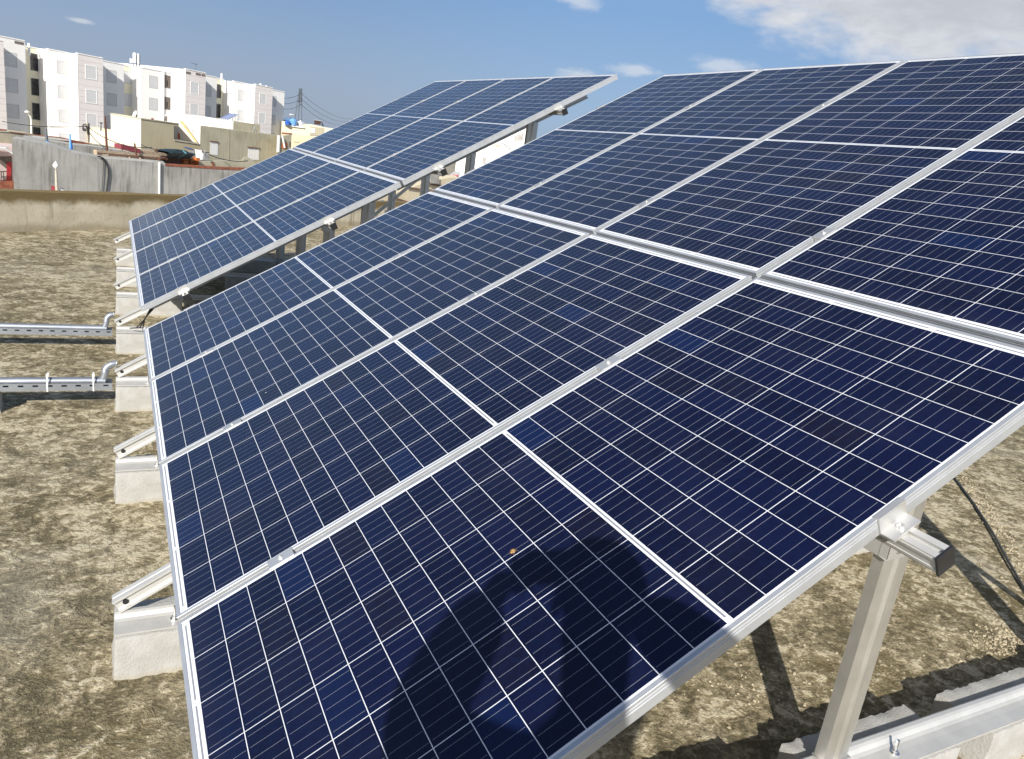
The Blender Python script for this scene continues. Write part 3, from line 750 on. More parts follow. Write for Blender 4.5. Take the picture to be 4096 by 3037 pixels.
b = MB(); b.obox(hc + fw * .088 + rt * -.024 + Vector((0, 0, -.058)), rt * .048, fw * .008, (0, 0, .010)); b.build('mouth', M_ROSE, ph, bevel=.003)
# hands round the two ends of the phone: palm, four fingers behind, thumb on the near face
for sx in (-1, 1):
    wp = phc + rt * sx * .115 - FWD * .02 + Vector((0, 0, -.03)); kn = phc + RIGHT * sx * .092 - FWD * .012 + DOWN * .012
    P_ = [wp, wp.lerp(kn, .55)]; E_ = [(0, 1)]; Rr = [.026, .030]
    for k in range(4):
        o0 = DOWN * (-.028 + .019 * k)
        p0 = kn + o0 + RIGHT * sx * .004; p1 = p0 - RIGHT * sx * .018 - FWD * .004 + FWD * .012; p2 = p1 - RIGHT * sx * (.024 - .003 * abs(k - 1)) + FWD * .001
        i = len(P_); P_ += [p0, p1, p2]; E_ += [(1, i), (i, i + 1), (i + 1, i + 2)]; Rr += [.011, .009, .0075]
    i = len(P_); P_ += [kn + DOWN * .035 - FWD * .016, kn + DOWN * .012 - RIGHT * sx * .028 - FWD * .018]; E_ += [(1, i), (i, i + 1)]; Rr += [.013, .009]
    skin('hand', P_, E_, Rr, M_SKIN, ph, 1)
b = MB(); b.obox(phc - RIGHT * .078 - DOWN * .038 - FWD * .009, RIGHT * .156, DOWN * .076, FWD * .009)
o = b.build('phone', M_BLACK, origin=phc, bevel=.003)
tag(o, 'black phone held sideways in both raised hands of the photographer', 'phone')

# ------------------------------------------------------------------ buildings beyond the roof
def wall(mb, pl, pix, depth, d=0.0, mi=0):
    pts = [pl.px(a, b, d) for a, b in pix]; mb.prism(pts, pl.r * depth, mi)
def down(pl, pix, zb=ZS):
    """close an outline measured along its top down to the ground"""
    sz = [pl.sz(*p) for p in pix]
    return [pl.w(a, z) for a, z in sz] + [pl.w(sz[-1][0], zb), pl.w(sz[0][0], zb)]

# --- long white apartment block
AP = Plane(-2.97, 112.0, 33.0)
ap = empty('apartment_building', AP.w(0, ZS), 'long white and pinkish apartment block with stepped bays, rising behind the low houses', 'apartment block')
def aps(a, b, d): return AP.sz(*z1(a, b), d)[0]
DI, DO = -2.1, 1.8
S = [aps(30, 250, DO), aps(190, 300, 0), aps(355, 300, 0), aps(570, 300, DO), aps(757, 350, DO), aps(910, 400, 0), aps(1040, 400, 0), aps(1362, 420, DO),
     aps(1510, 450, DO), aps(1592, 480, 0), aps(1715, 500, 0), aps(1872, 520, DO), aps(2000, 560, DO), aps(2085, 600, 0)]
def topz(a, b, d): return AP.sz(*z1(a, b), d)[1]
ZT = topz(460, 200, 0); ZT2 = topz(1800, 432, 0)
SEG = [(S[0] - 9, S[0], DO, M_PINK, topz(15, 118, DO)), (S[0], S[1], 0, M_GREYWHITE, topz(120, 108, 0)), (S[1], S[2], DI, M_SHADEWHITE, ZT - .05), (S[2], S[3], 0, M_WHITE2, ZT), (S[3], S[4], DO, M_PINK, ZT + .05),
       (S[4], S[5], 0, M_GREYWHITE, ZT - .1), (S[5], S[6], DI, M_SHADEWHITE, ZT - .05), (S[6], S[7], 0, M_WHITE2, ZT - .02), (S[7], S[8], DO, M_PINK, topz(1400, 333, DO)), (S[8], S[9], 0, M_GREYWHITE, ZT2 + .05),
       (S[9], S[10], DI, M_SHADEWHITE, ZT2 + .1), (S[10], S[11], 0, M_WHITE2, ZT2), (S[11], S[12], DO, M_PINK, ZT2 + .05), (S[12], S[13], 0, M_GREYWHITE, ZT2 - .1)]
for a, b_, d, mt_, zt in SEG:
    b = MB(); b.prism([AP.w(a, ZS, d), AP.w(b_, ZS, d), AP.w(b_, zt, d), AP.w(a, zt, d)], -AP.n * (13 + d)); b.build('wall', mt_, ap)
# the sun-facing returns of each bay carry the sun's brightness as white colour: thin facing set proud of the bay's side
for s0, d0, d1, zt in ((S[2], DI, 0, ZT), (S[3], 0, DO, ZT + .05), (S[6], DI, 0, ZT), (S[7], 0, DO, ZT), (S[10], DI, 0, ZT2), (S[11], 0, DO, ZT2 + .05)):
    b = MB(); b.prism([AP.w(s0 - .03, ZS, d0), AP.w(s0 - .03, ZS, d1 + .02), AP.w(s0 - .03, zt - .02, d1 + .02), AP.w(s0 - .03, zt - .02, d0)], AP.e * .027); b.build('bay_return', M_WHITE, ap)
# parapet copings
for a, b_, d, mt_, zt in SEG:
    b = MB(); b.prism([AP.w(a + .02, zt, d + .06), AP.w(b_ - .02, zt, d + .06), AP.w(b_ - .02, zt + .10, d + .06), AP.w(a + .02, zt + .10, d + .06)], -AP.n * .5); b.build('coping', M_TRIM, ap)
PITCH = 2.80
WIN = [(75, 205, 0, 1.3, 1.45, 's'), (252, 212, DI, 1.0, 1.9, 'k'), (460, 268, 0, 1.28, 1.42, 's'), (668, 303, DO, 1.28, 1.45, 'f'), (818, 335, 0, 1.25, 1.45, 's'), (940, 345, DI, 1.2, 1.45, 's'), (1127, 378, 0, 1.2, 1.45, 's'),
       (1229, 372, 0, .95, 1.6, 'b'), (1430, 424, DO, 1.25, 1.45, 'f'), (1529, 446, 0, .95, 1.45, 's'), (1607, 437, DI, .8, 1.9, 'k'), (1775, 483, 0, 1.15, 1.45, 's'), (1932, 508, DO, 1.2, 1.45, 'f'), (2014, 526, 0, .8, 1.45, 's')]
for cxp, ty, d, ww, hh, kind in WIN:
    a, zt = AP.sz(*z1(cxp, ty), d)
    for k in range(4):
        if kind == 'b' and k > 2: continue
        z_1 = zt - k * PITCH; z_0 = z_1 - hh
        b = MB(); fw_ = .08 if kind == 'f' else .04
        outer = [(-ww / 2 - fw_, z_0 - fw_), (ww / 2 + fw_, z_0 - fw_), (ww / 2 + fw_, z_1 + fw_), (-ww / 2 - fw_, z_1 + fw_)]
        inner = [(-ww / 2, z_0), (ww / 2, z_0), (ww / 2, z_1), (-ww / 2, z_1)]
        dd = .03 if kind == 'f' else .02
        for q in range(4):
            q2 = (q + 1) % 4
            b.face([AP.w(a + outer[q][0], outer[q][1], d + dd), AP.w(a + outer[q2][0], outer[q2][1], d + dd), AP.w(a + inner[q2][0], inner[q2][1], d + dd), AP.w(a + inner[q][0], inner[q][1], d + dd)])
            b.face([AP.w(a + outer[q][0], outer[q][1], d + .004), AP.w(a + outer[q2][0], outer[q2][1], d + .004), AP.w(a + outer[q2][0], outer[q2][1], d + dd), AP.w(a + outer[q][0], outer[q][1], d + dd)])
            b.face([AP.w(a + inner[q][0], inner[q][1], d + .006), AP.w(a + inner[q2][0], inner[q2][1], d + .006), AP.w(a + inner[q2][0], inner[q2][1], d + dd), AP.w(a + inner[q][0], inner[q][1], d + dd)])
        fr = b.build('window', M_TRIM if kind in 'f' else M_RECSHADE, ap)
        b = MB(); b.face([AP.w(a + x, z, d + .008) for x, z in inner])
        o = b.build('shutter' if kind in 'sf' else 'glazing' if kind == 'k' else 'recess', M_SHUT if kind in 'sf' else M_DARKGL if kind == 'k' else M_DIM, fr, origin=ap.location); o.parent = fr
        if kind == 'b':
            b = MB(); b.prism([AP.w(a - .1, z_0 + .2, d + .02), AP.w(a + .06, z_0 + .2, d + .02), AP.w(a + .06, z_0 + 1.0, d + .02), AP.w(a - .1, z_0 + 1.0, d + .02)], -AP.n * .008); b.build('door_grille', M_CABLE, fr, origin=ap.location)
# roof-top stair heads, slots and vent pipes
def apbox(mt_, s0, s1, d0, d1, z0, z1_, nm):
    b = MB(); b.prism([AP.w(s0, z0, d0), AP.w(s1, z0, d0), AP.w(s1, z1_, d0), AP.w(s0, z1_, d0)], -AP.n * (d0 - d1)); return b.build(nm, mt_, ap)
for px_, py_, d, ww in ((140, 132, 0, 1.0), (1382, 352, DO, .75), (1455, 362, DO, .8), (1493, 369, DO, .6)):
    a, z = AP.sz(*z1(px_, py_), d); apbox(M_DIM, a - ww / 2, a + ww / 2, d + .03, d - .1, z - .14, z + .14, 'roof_slot')
for px_, py_, hh in ((213, 168, .7), (740, 252, .35), (1203, 330, .5), (1627, 402, 1.2), (1913, 448, .5), (1955, 458, .35)):
    a, z = AP.sz(*z1(px_, py_), -1.0); b = MB(); b.tube([AP.w(a, z - .8, -1.0), AP.w(a, z + hh * .7, -1.0)], .14, 8); b.build('vent_pipe', M_TRIM, ap)
a, z = AP.sz(*z1(1203, 330), .12); b = MB(); b.tube([AP.w(a, z, .12), AP.w(a, ZS + 1, .12)], .09, 6); b.build('rain_pipe', M_TRIM, ap)
a0 = AP.sz(*z1(1290, 345), DO)[0]
# --- antennas on its roof
for i, (pxa, pya, pyb, r0, lab) in enumerate(((988, 205, 292, .22, 'white cylinder telecom antenna on the apartment roof, nearer the left of the pair'), (1014, 212, 298, .17, 'white cylinder telecom antenna on the apartment roof, thinner one of the pair'))):
    a, zt = AP.sz(*z1(pxa, pya), -3); _, zb = AP.sz(*z1(pxa, pyb), -3)
    rt_ = empty('telecom_antenna', AP.w(a, ZT, -3), lab, 'antenna', 'telecom antennas on the apartment roof')
    b = MB(); b.lathe(AP.w(a, zb + .2, -3), [(r0 * .9, 0), (r0, .05), (r0, zt - zb - .3), (r0 * .6, zt - zb - .2)], 12); b.build('radome', M_WHITE, rt_, smooth=True)
    b = MB(); b.tube([AP.w(a + r0 + .05, ZT - .6, -3), AP.w(a + r0 + .05, zt - .1, -3)], .06, 6); b.build('mast', M_PYLON, rt_)
a, zt = AP.sz(*z1(966, 235), -3)
rt_ = empty('antenna_box', AP.w(a, zt - 2, -3), 'three small white radio units stacked on a pole beside the telecom antennas', 'antenna')
b = MB(); b.tube([AP.w(a + .3, ZT - .6, -3), AP.w(a + .3, zt, -3)], .05, 6); b.build('mast', M_PYLON, rt_)
for k in range(3):
    b = MB(); q = AP.w(a - .12, zt - .75 * (k + 1), -3); b.obox(q, AP.e * .3, -AP.n * .25, (0, 0, .55)); b.build('radio_unit', M_DISH, rt_, bevel=.03)
a, zt = AP.sz(*z1(1438, 282), -4); rt_ = empty('television_aerial', AP.w(a, zt - 2.6, -4), 'thin television aerial standing on the stair head of the apartment block', 'aerial')
b = MB(); b.tube([AP.w(a, zt - 3, -4), AP.w(a, zt, -4)], .03, 5); b.build('mast', M_PYLON, rt_)
b = MB(); b.tube([AP.w(a - .8, zt - .1, -4), AP.w(a + .3, zt - .15, -4)], .025, 5)
for k in range(5): b.tube([AP.w(a - .7 + .2 * k, zt - .1, -4.3), AP.w(a - .7 + .2 * k, zt - .1, -3.7)], .02, 4)
b.build('yagi', M_PYLON, rt_)

# --- grey rendered wall right behind the parapet, in two lengths
G1 = Plane(-1.2, 55.0, 37.0)
b = MB(); pts = down(G1, [z4(205, 448), z4(420, 478), z4(830, 562), z4(1240, 690), z4(1690, 785)]); b.prism(pts, G1.r * 3)
o = b.build('cement_wall', M_GREYWALL, origin=pts[0]); tag(o, 'pale grey trowelled cement wall with a sloping top, behind the parapet', 'wall')
b = MB(); pts = down(G1, [z4(1692, 786), z4(1790, 800), z5(1000, 960), z5(1140, 975), z5(1140, 1022), z5(2174, 1085), z6(1400, 1110)]); b.prism(pts, G1.r * 3)
o = b.build('cement_wall', M_GREYWALL, origin=pts[0]); tag(o, 'darker grey cement wall with a level top and brick coping, behind the parapet', 'wall')
b = MB(); wall(b, G1, [z5(1142, 978), z5(2174, 1040), z6(1400, 1062), z6(1400, 1109), z5(2174, 1083), z5(1142, 1020)], .34, .02); b.build('brick_coping', M_BRICK, o, origin=o.location)
b = MB(); p = [G1.px(*z5(*q), .07) for q in ((1037, 955), (1034, 1100), (1032, 1530), (1032, 1560))]; b.tube(p, .06, 8); tag(b.build('rain_pipe', M_TRIM, smooth=True), 'white drain pipe running down the grey cement wall', 'pipe')
b = MB()
for q in ([(1700, 770), (1740, 770), (1800, 800), (1850, 880), (1885, 980), (1885, 1100), (1865, 1250), (1845, 1390), (1840, 1460)], [(1775, 800), (1800, 870), (1795, 1000), (1785, 1200), (1768, 1400), (1766, 1460)]):
    b.tube([G1.px(*z4(*k), .05) for k in q], .045 if len(q) > 7 else .02, 6)
tag(b.build('black_hose', M_CABLE, smooth=True), 'black hose and thin wire hanging down the grey wall', 'hose')
LP = Plane(-4.0, 49.0, 37.0)
lroot = empty('lamp_post', LP.px(*z4(995, 1460)), 'white globe lamp on a tapering pole before the grey wall', 'street lamp')
b = MB(); p0 = LP.px(*z4(972, 1000)); p1 = LP.px(*z4(995, 1500)); b.tube([p1, p0], .09, 10, r_end=.05); b.build('post', M_CONC, lroot, smooth=True)
b = MB(); c = LP.px(*z4(970, 930)); b.lathe(c, [(.03, -.18), (.06, -.12), (.13, -.06), (.15, .02), (.11, .10), (.05, .16), (.02, .24)], 16); b.build('globe', M_TRIM, lroot, smooth=True)
b = MB(); b.tube([LP.px(*z4(975, 940)), LP.px(*z4(975, 1010))], .022, 8); b.build('neck', M_CABLE, lroot)
b = MB(); wall(b, LP, [z4(888, 1268), z4(955, 1290), z4(955, 1420), z4(888, 1420)], .03); tag(b.build('red_board', M_ROSE), 'rose red board standing beside the lamp post, behind the parapet', 'board')
b = MB(); wall(b, LP, [z4(1030, 1306), z4(1105, 1312), z4(1105, 1420), z4(1030, 1420)], .03); o = b.build('white_board', M_TRIM); tag(o, 'white board with a black corner peeping over the parapet', 'board')
b = MB(); wall(b, LP, [z4(1045, 1309), z4(1100, 1314), z4(1100, 1342)], .01, .012); b.build('dark_corner', M_CABLE, o, origin=o.location)

# --- left: pink porch with red door
G0 = Plane(-6.2, 70.0, 37.0)
pr_ = empty('porch_house', G0.px(*z4(100, 1250)), 'pale pink porch with a red door at the left edge', 'house')
b = MB(); pts = [G0.px(*z4(*q)) for q in ((-300, 560), (235, 600), (250, 1320))] + [G0.w(G0.sz(*z4(250, 1320))[0], ZS), G0.w(G0.sz(*z4(-300, 1320))[0], ZS)]; b.prism(pts, G0.r * 5); b.build('wall', M_PINKW, pr_)
b = MB(); wall(b, G0, [z4(-300, 620), z4(100, 650), z4(225, 740), z4(225, 700), z4(105, 625), z4(-300, 580)], 1.4, 1.4); b.build('canopy', M_TRIM, pr_)
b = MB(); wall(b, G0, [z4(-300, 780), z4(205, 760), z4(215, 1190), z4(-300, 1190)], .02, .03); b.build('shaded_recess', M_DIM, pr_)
b = MB(); wall(b, G0, [z4(120, 860), z4(205, 870), z4(190, 1190), z4(112, 1190)], .05, .09); b.build('door', M_RED, pr_)
b = MB(); wall(b, G0, [z4(-300, 900), z4(0, 890), z4(115, 980), z4(112, 1180), z4(-300, 1180)], .04, .08); b.build('arch_panel', M_PINKW, pr_)
b = MB(); wall(b, G0, [z4(-300, 1190), z4(245, 1195), z4(258, 1330), z4(-300, 1330)], .3, .35); b.build('brick_plinth', M_BRICK, pr_)
b = MB()
for k in range(4): b.tube([G0.px(*z4(-60 + k * 40, 1030), .3), G0.px(*z4(-60 + k * 40, 1190), .3)], .03, 5)
b.tube([G0.px(*z4(-100, 1030), .3), G0.px(*z4(110, 1030), .3)], .035, 5); b.build('railing', M_CABLE, pr_)

# --- rough walls with clay tiles on top, left
G2 = Plane(-4.0, 76.0, 37.0)
b = MB(); pts = down(G2, [z4(-200, 330), z4(160, 345), z4(420, 385), z4(560, 430), z4(1250, 520), z4(1570, 580), z4(2100, 660), z5(700, 750)]); b.prism(pts, G2.r * 6)
o = b.build('low_house', M_TANWALL, origin=pts[0]); tag(o, 'low tan house with clay tile edging, behind the sloping grey wall', 'house')
b = MB(); wall(b, G2, [z4(160, 335), z4(560, 385), z4(1050, 432), z4(1570, 545), z4(1570, 578), z4(1250, 520), z4(1050, 445), z4(560, 395), z4(160, 348)], .5, .06); b.build('tile_edging', M_BRICK, o, origin=o.location)
b = MB(); wall(b, G2, [z4(570, 445), z4(830, 480), z4(1250, 500), z4(1250, 520), z4(830, 497), z4(570, 465)], .3, .12); b.build('tile_edging', M_BRICK, o, origin=o.location)
b = MB(); wall(b, G2, [z4(560, 405), z4(900, 440), z4(1220, 480), z4(1220, 498), z4(900, 458), z4(560, 425)], .5, .16); b.build('pale_sheets', M_TRIM, o, origin=o.location)
b = MB(); wall(b, G2, [z4(-50, 285), z4(110, 300), z4(110, 322), z4(-50, 315)], .4, .1); b.build('clay_block', M_BRICK, o, origin=o.location)
G2b = Plane(-4.0, 69.0, 37.0)
b = MB(); pts = down(G2b, [z4(400, 425), z4(560, 450), z4(1260, 560), z4(1570, 590), z4(2174, 680), z5(700, 760)]); b.prism(pts, G2b.r * 3)
tag(b.build('brick_wall', M_GREYWALL, origin=pts[0]), 'rough grey wall of unplastered masonry between tan house and sloping wall', 'wall')
for (xa, ya_), (xb, yb_), mt_, r0, lab in (((800, 285), (828, 565), M_PYLON, .08, 'thin dark pole rising behind the sloping grey wall'), ((1222, 375), (1220, 680), M_LBLUE, .065, 'light blue post with a blue wrap behind the sloping grey wall')):
    G2c = Plane(-3.0, 62.0, 37.0); rt_ = empty('post', G2c.px(*z4(xb, yb_)), lab, 'post')
    b = MB(); b.tube([G2c.px(*z4(xb, yb_ + 60)), G2c.px(*z4(xa, ya_))], r0, 8); b.build('shaft', mt_, rt_, smooth=True)
    if 'blue post' in lab:
        b = MB(); b.tube([G2c.px(*z4(1240, 670)), G2c.px(*z4(1238, 520))], .11, 8, r_end=.07); b.build('wrap', M_BLUE, rt_, smooth=True)
    else:
        b = MB(); b.tube([G2c.px(*z4(823, 500)), G2c.px(*z4(828, 565))], .12, 8); b.build('blue_sleeve', M_LBLUE, rt_, smooth=True)

# --- one stepped house: sunlight and shade put into cream and olive wall colours
G3 = Plane(1.35, 88.0, 37.0); G3c = Plane(1.35, 88.0, -25.0)
b = MB(); pts = down(G3c, [z4(1540, 275), z4(1930, 340), z4(1925, 15), z5(710, 190)]); b.prism(pts, G3c.r * 9)
o = b.build('cream_house', M_CREAM, origin=pts[0]); tag(o, 'sunlit side of the stepped house, sun put in as cream colour, below the satellite dish', 'house')
b = MB(); wall(b, G3c, [z5(250, 650), z5(282, 652), z5(284, 745), z5(252, 742)], .05, .012); b.build('vent_blocks', M_GREYWALL, o, origin=o.location)
b = MB(); wall(b, G3c, [z4(1905, 10), z4(2174, 62), z5(710, 190), z5(710, 200), z4(2174, 72), z4(1905, 20)], .5, .06); b.build('coping', M_TAN2, o, origin=o.location)
b = MB(); pts = [G3.px(*z5(*q), -.02) for q in ((712, 195), (1370, 285), (1370, 330), (1285, 325), (1285, 555), (1740, 640))]; sz = G3.sz(*z5(1740, 640), -.02)[0]; s0 = G3.sz(*z5(712, 195), -.02)[0]
pts += [G3.w(sz, ZS, -.02), G3.w(s0, ZS, -.02)]; b.prism(pts, G3.r * 9)
o = b.build('shaded_house_side', M_TAN2, origin=pts[0]); tag(o, 'shaded side of the stepped house, shade put in as olive colour, with a notched corner', 'house')
b = MB(); wall(b, G3, [z5(712, 185), z5(1370, 275), z5(1370, 290), z5(712, 203)], .6, .05); b.build('coping', M_TANWALL, o, origin=o.location)
b = MB(); wall(b, G3, [z5(1290, 552), z5(1740, 635), z5(1740, 650), z5(1290, 580)], .5, .05); b.build('ledge', M_GREYWALL, o, origin=o.location)
b = MB(); wall(b, G3, [z5(890, 185), z5(935, 190), z5(935, 225), z5(890, 218)], .3, -.3); b.build('clay_block', M_BRICK, o, origin=o.location)
def dish(pl, pc, pr0, label, tilt):
    c = pl.px(*pc); rt_ = empty('satellite_dish', c - Vector((0, 0, .5)), label, 'satellite dish', 'satellite dishes')
    ax = (Vector(tilt)).normalized(); b = MB()
    b.lathe(c, [(.02, 0), (pr0 * .5, pr0 * .06), (pr0 * .85, pr0 * .18), (pr0, pr0 * .26), (pr0 * .99, pr0 * .29), (pr0 * .84, pr0 * .21), (pr0 * .5, pr0 * .09), (.02, .03)], 20, 0, ax); b.build('reflector', M_DISH, rt_, smooth=True)
    b = MB(); b.tube([c + ax * .02 - Vector((0, 0, pr0 * .9)), c + ax * pr0 * .9], .02, 6); b.obox(c + ax * pr0 * .85 - Vector((.05, .05, .05)), (.1, 0, 0), (0, .1, 0), (0, 0, .1)); b.build('feed_arm', M_PYLON, rt_)
    b = MB(); b.tube([c - ax * .05, c - ax * .12, c - ax * .12 - Vector((0, 0, 1.0))], .035, 6); b.build('mount', M_PYLON, rt_)
GD = Plane(0.5, 90.0, 37.0)
dish(GD, z5(618, 125), .38, 'pale satellite dish on the stepped house roof', (-.8, -.35, .35))
dish(Plane(7.5, 88.0, 37.0), z6(1180, 385), .42, 'grey satellite dish behind the house with two shuttered windows', (-.85, .2, .35))

# --- white house with the yellow outside stair, small solar heater above it
G4 = Plane(3.5, 98.0, 6.0)
b = MB(); pts = down(G4, [z5(1130, 140), z5(1175, 90), z5(1480, 125), z6(300, 160), z6(800, 245)]); b.prism(pts, G4.r * 10)
wh = b.build('white_house', M_WHITE, origin=pts[0]); tag(wh, 'bright white house with a yellow outside stair and an orange door', 'house')
b = MB(); wall(b, G4, [z5(1380, 235), z5(1425, 225), z5(1690, 600), z5(1665, 615)], .8, .8); b.build('stair', M_YSTAIR, wh, origin=wh.location)
b = MB(); wall(b, G4, [z5(1350, 430), z5(1392, 470), z5(1392, 570), z5(1352, 560)], .04, .04); b.build('door', M_ORANGE, wh, origin=wh.location)
b = MB(); wall(b, G4, [z5(1125, 150), z5(1170, 152), z5(1170, 240), z5(1125, 232)], .04, .04); b.build('window', M_DIM, wh, origin=wh.location)
b = MB(); wall(b, G4, [z5(1590, 372), z5(1615, 376), z5(1615, 430), z5(1600, 430)], .1, .12); b.build('meter_box', M_SHUT, wh, origin=wh.location)
G4b = Plane(6.0, 96.0, 10.0)
b = MB(); pts = [G4b.px(*z6(*q)) for q in ((395, 180), (800, 245), (800, 400), (395, 400))]; b.prism(pts, G4b.r * 4); b.build('roof_parapet', M_GREYWHITE, wh, origin=wh.location)
b = MB(); pts = down(Plane(8, 92.0, 37.0), [z6(798, 235), z6(1265, 300)], -3); b.prism(pts, Vector((.14, .99, 0)) * 5)
tag(b.build('grey_shed', M_TANWALL, origin=pts[0]), 'plain grey brown roof shed behind the house with two windows', 'shed')
# solar heater: four dark strips in a white frame on thin legs
HP = Plane(6.4, 99.0, 37.0)
q0, q1, q2, q3 = HP.px(*z6(560, 190)), HP.px(*z6(715, 215)), HP.px(*z6(880, 122), -2.2), HP.px(*z6(735, 100), -2.2)
sh = empty('solar_heater', q0 - Vector((0, 0, .5)), 'small striped blue solar collector on the roof of the white house', 'solar collector')
nn_ = (q1 - q0).cross(q3 - q0).normalized()
if nn_.z < 0: nn_ = -nn_
b = MB(); b.prism([q0, q1, q2, q3], nn_ * -.08); b.build('frame', M_TRIM, sh)
for k in range(4):
    f0, f1 = k / 4 + .04, k / 4 + .17
    b = MB(); b.face([q0.lerp(q1, f0) + nn_ * .02, q0.lerp(q1, f1) + nn_ * .02, q3.lerp(q2, f1) + nn_ * .02, q3.lerp(q2, f0) + nn_ * .02]); b.build('collector', M_BLUE, sh)
b = MB()
for p in (q0, q1, q2, q3, q2.lerp(q1, .3), q2.lerp(q1, .6)): b.tube([p - nn_ * .05, Vector((p.x, p.y, q0.z - .8))], .035, 5)
b.build('leg_frame', M_TRIM, sh)

# --- house with two shuttered windows
G5 = Plane(6.0, 82.0, 37.0)
b = MB(); pts = down(G5, [z6(225, 318), z6(730, 385), z6(1575, 490), z6(1580, 490)]); b.prism(pts, G5.r * 8)
h5 = b.build('rendered_house', M_TANWALL, origin=pts[0]); tag(h5, 'tan rendered house with two white shuttered windows beside the far array', 'house')
b = MB(); wall(b, G5, [z6(722, 386), z6(732, 387), z6(730, 890), z6(720, 888)], .05, .03); b.build('corner_strip', M_TAN2, h5, origin=h5.location)
for q, slats in (([(400, 600), (533, 615), (525, 832), (388, 815)], 3), ([(1055, 705), (1250, 722), (1240, 915), (1045, 905)], 4)):
    b = MB(); wall(b, G5, [z6(*k) for k in q], .03, .02); wn_ = b.build('window', M_TRIM, h5, origin=h5.location)
    for k in range(slats):
        f0, f1 = (k + .2) / slats, (k + .75) / slats
        A, Bq, C, Dq = [Vector((*k2, 0)) for k2 in q]
        tl, tr = A.lerp(Bq, f0), A.lerp(Bq, f1); bl, br = Dq.lerp(C, f0), Dq.lerp(C, f1)
        ins = [tl.lerp(bl, .08), tr.lerp(br, .08), tr.lerp(br, .92), tl.lerp(bl, .92)]
        b = MB(); wall(b, G5, [z6(p.x, p.y) for p in ins], .004, .026); b.build('shutter', M_GREYWHITE, wn_, origin=h5.location)
    b = MB(); wall(b, G5, [z6(q[0][0] - 10, q[0][1] - 22), z6(q[1][0] + 8, q[1][1] - 18), z6(q[1][0] + 4, q[1][1] - 2), z6(q[0][0] - 6, q[0][1] - 3)], .1, .10); b.build('lintel', M_WOOD2, h5, origin=h5.location)
G5b = Plane(9.5, 84.0, 37.0)
b = MB(); pts = down(G5b, [z6(1578, 488), z6(1660, 495), z6(1810, 480), z6(1800, 690)]); b.prism(pts, G5b.r * 5)
ga = b.build('garden_wall', M_TANWALL, origin=pts[0]); tag(ga, 'rough end wall with pipes and exposed brick beside the far array', 'wall')
b = MB(); wall(b, G5b, [z6(1640, 610), z6(1740, 620), z6(1730, 720), z6(1640, 720)], .05, .03); b.build('exposed_brick', M_ORANGE, ga, origin=ga.location)
b = MB(); wall(b, G5b, [z6(1770, 600), z6(1800, 600), z6(1795, 690), z6(1770, 690)], .05, .03); b.build('opening', M_DIM, ga, origin=ga.location)
b = MB()
for xx in (1578, 1596): b.tube([G5b.px(*z6(xx, 490), .1), G5b.px(*z6(xx - 12, 780), .1)], .09, 6)
b.tube([G5b.px(*z6(1650, 500), .2), G5b.px(*z6(1690, 700), .2)], .1, 6); b.build('pipes', M_TRIM, ga, origin=ga.location)

# --- cream houses, water tanks at the right
G6 = Plane(11.5, 132.0, 10.0)
b = MB(); pts = down(G6, [z8(150, 470), z8(220, 475), z8(222, 545), z8(660, 600), z8(665, 535), z8(820, 545), z8(1100, 610), z8(1400, 650)]); b.prism(pts, G6.r * 8)
c6 = b.build('cream_house', M_CREAM, origin=pts[0]); tag(c6, 'cream house carrying the water tanks, right of the apartment block', 'house')
b = MB(); wall(b, G6, [z8(222, 545), z8(660, 600), z8(660, 632), z8(222, 572)], .3, .25); b.build('roof_band', M_WHITE, c6, origin=c6.location)
b = MB(); wall(b, G6, [z8(785, 590), z8(1095, 625), z8(1090, 790), z8(780, 790)], .1, .08); b.build('grey_panel', M_TAN2, c6, origin=c6.location)
b = MB(); wall(b, G6, [z8(800, 625), z8(895, 640), z8(890, 745), z8(795, 735)], .05, .15); b.build('window', M_TRIM, c6, origin=c6.location)
b = MB(); wall(b, G6, [z8(810, 645), z8(888, 655), z8(888, 665), z8(810, 657)], .03, .18); b.build('blind', M_SHUT, c6, origin=c6.location)
G6b = Plane(11.3, 112.0, 10.0)
b = MB(); pts = down(G6b, [z8(150, 740), z8(380, 765), z8(600, 790), z8(820, 810), z8(1000, 840)]); b.prism(pts, G6b.r * 6)
c7 = b.build('cream_house', M_CREAM2, origin=pts[0]); tag(c7, 'lower yellowish house just behind the far array, under the cream house', 'house')
b = MB(); wall(b, G6b, [z8(420, 930), z8(540, 942), z8(530, 950), z8(425, 940)], .05, .03); b.build('slot', M_DIM, c7, origin=c7.location)
b = MB(); wall(b, G6b, [z8(150, 720), z8(380, 740), z8(380, 768), z8(150, 745)], .2, .1); b.build('tile_edging', M_BRICK, c7, origin=c7.location)
for (px_, pt, pb, r0, mt_, lab) in ((278, 468, 545, .42, M_BLUE, 'deep blue plastic water tank on the cream house roof'), (400, 430, 555, .60, M_LBLUE, 'light blue plastic water tank, the tallest on the cream house roof'), (567, 475, 580, .72, M_SILVER, 'silver water tank on the cream house roof')):
    GT = Plane(11.8, 134.0, 37.0); top = GT.px(*z8(px_, pt)); bot = GT.px(*z8(px_, pb + 12)); H = top.z - bot.z
    rt_ = empty('water_tank', bot, lab, 'water tank', 'water tanks on the roof')
    b = MB(); b.lathe(bot, [(r0 * .96, 0), (r0, .05), (r0 * .97, H * .3), (r0 * 1.0, H * .33), (r0 * .97, H * .6), (r0, H * .63), (r0 * .98, H * .9), (r0 * .8, H * .97)], 24); b.build('shell', mt_, rt_, smooth=True)
    b = MB(); b.lathe(bot + Vector((0, 0, H * .97)), [(r0 * .82, 0), (r0 * .5, .07), (r0 * .3, .08), (r0 * .28, .13)], 20); b.build('lid', mt_, rt_, smooth=True)
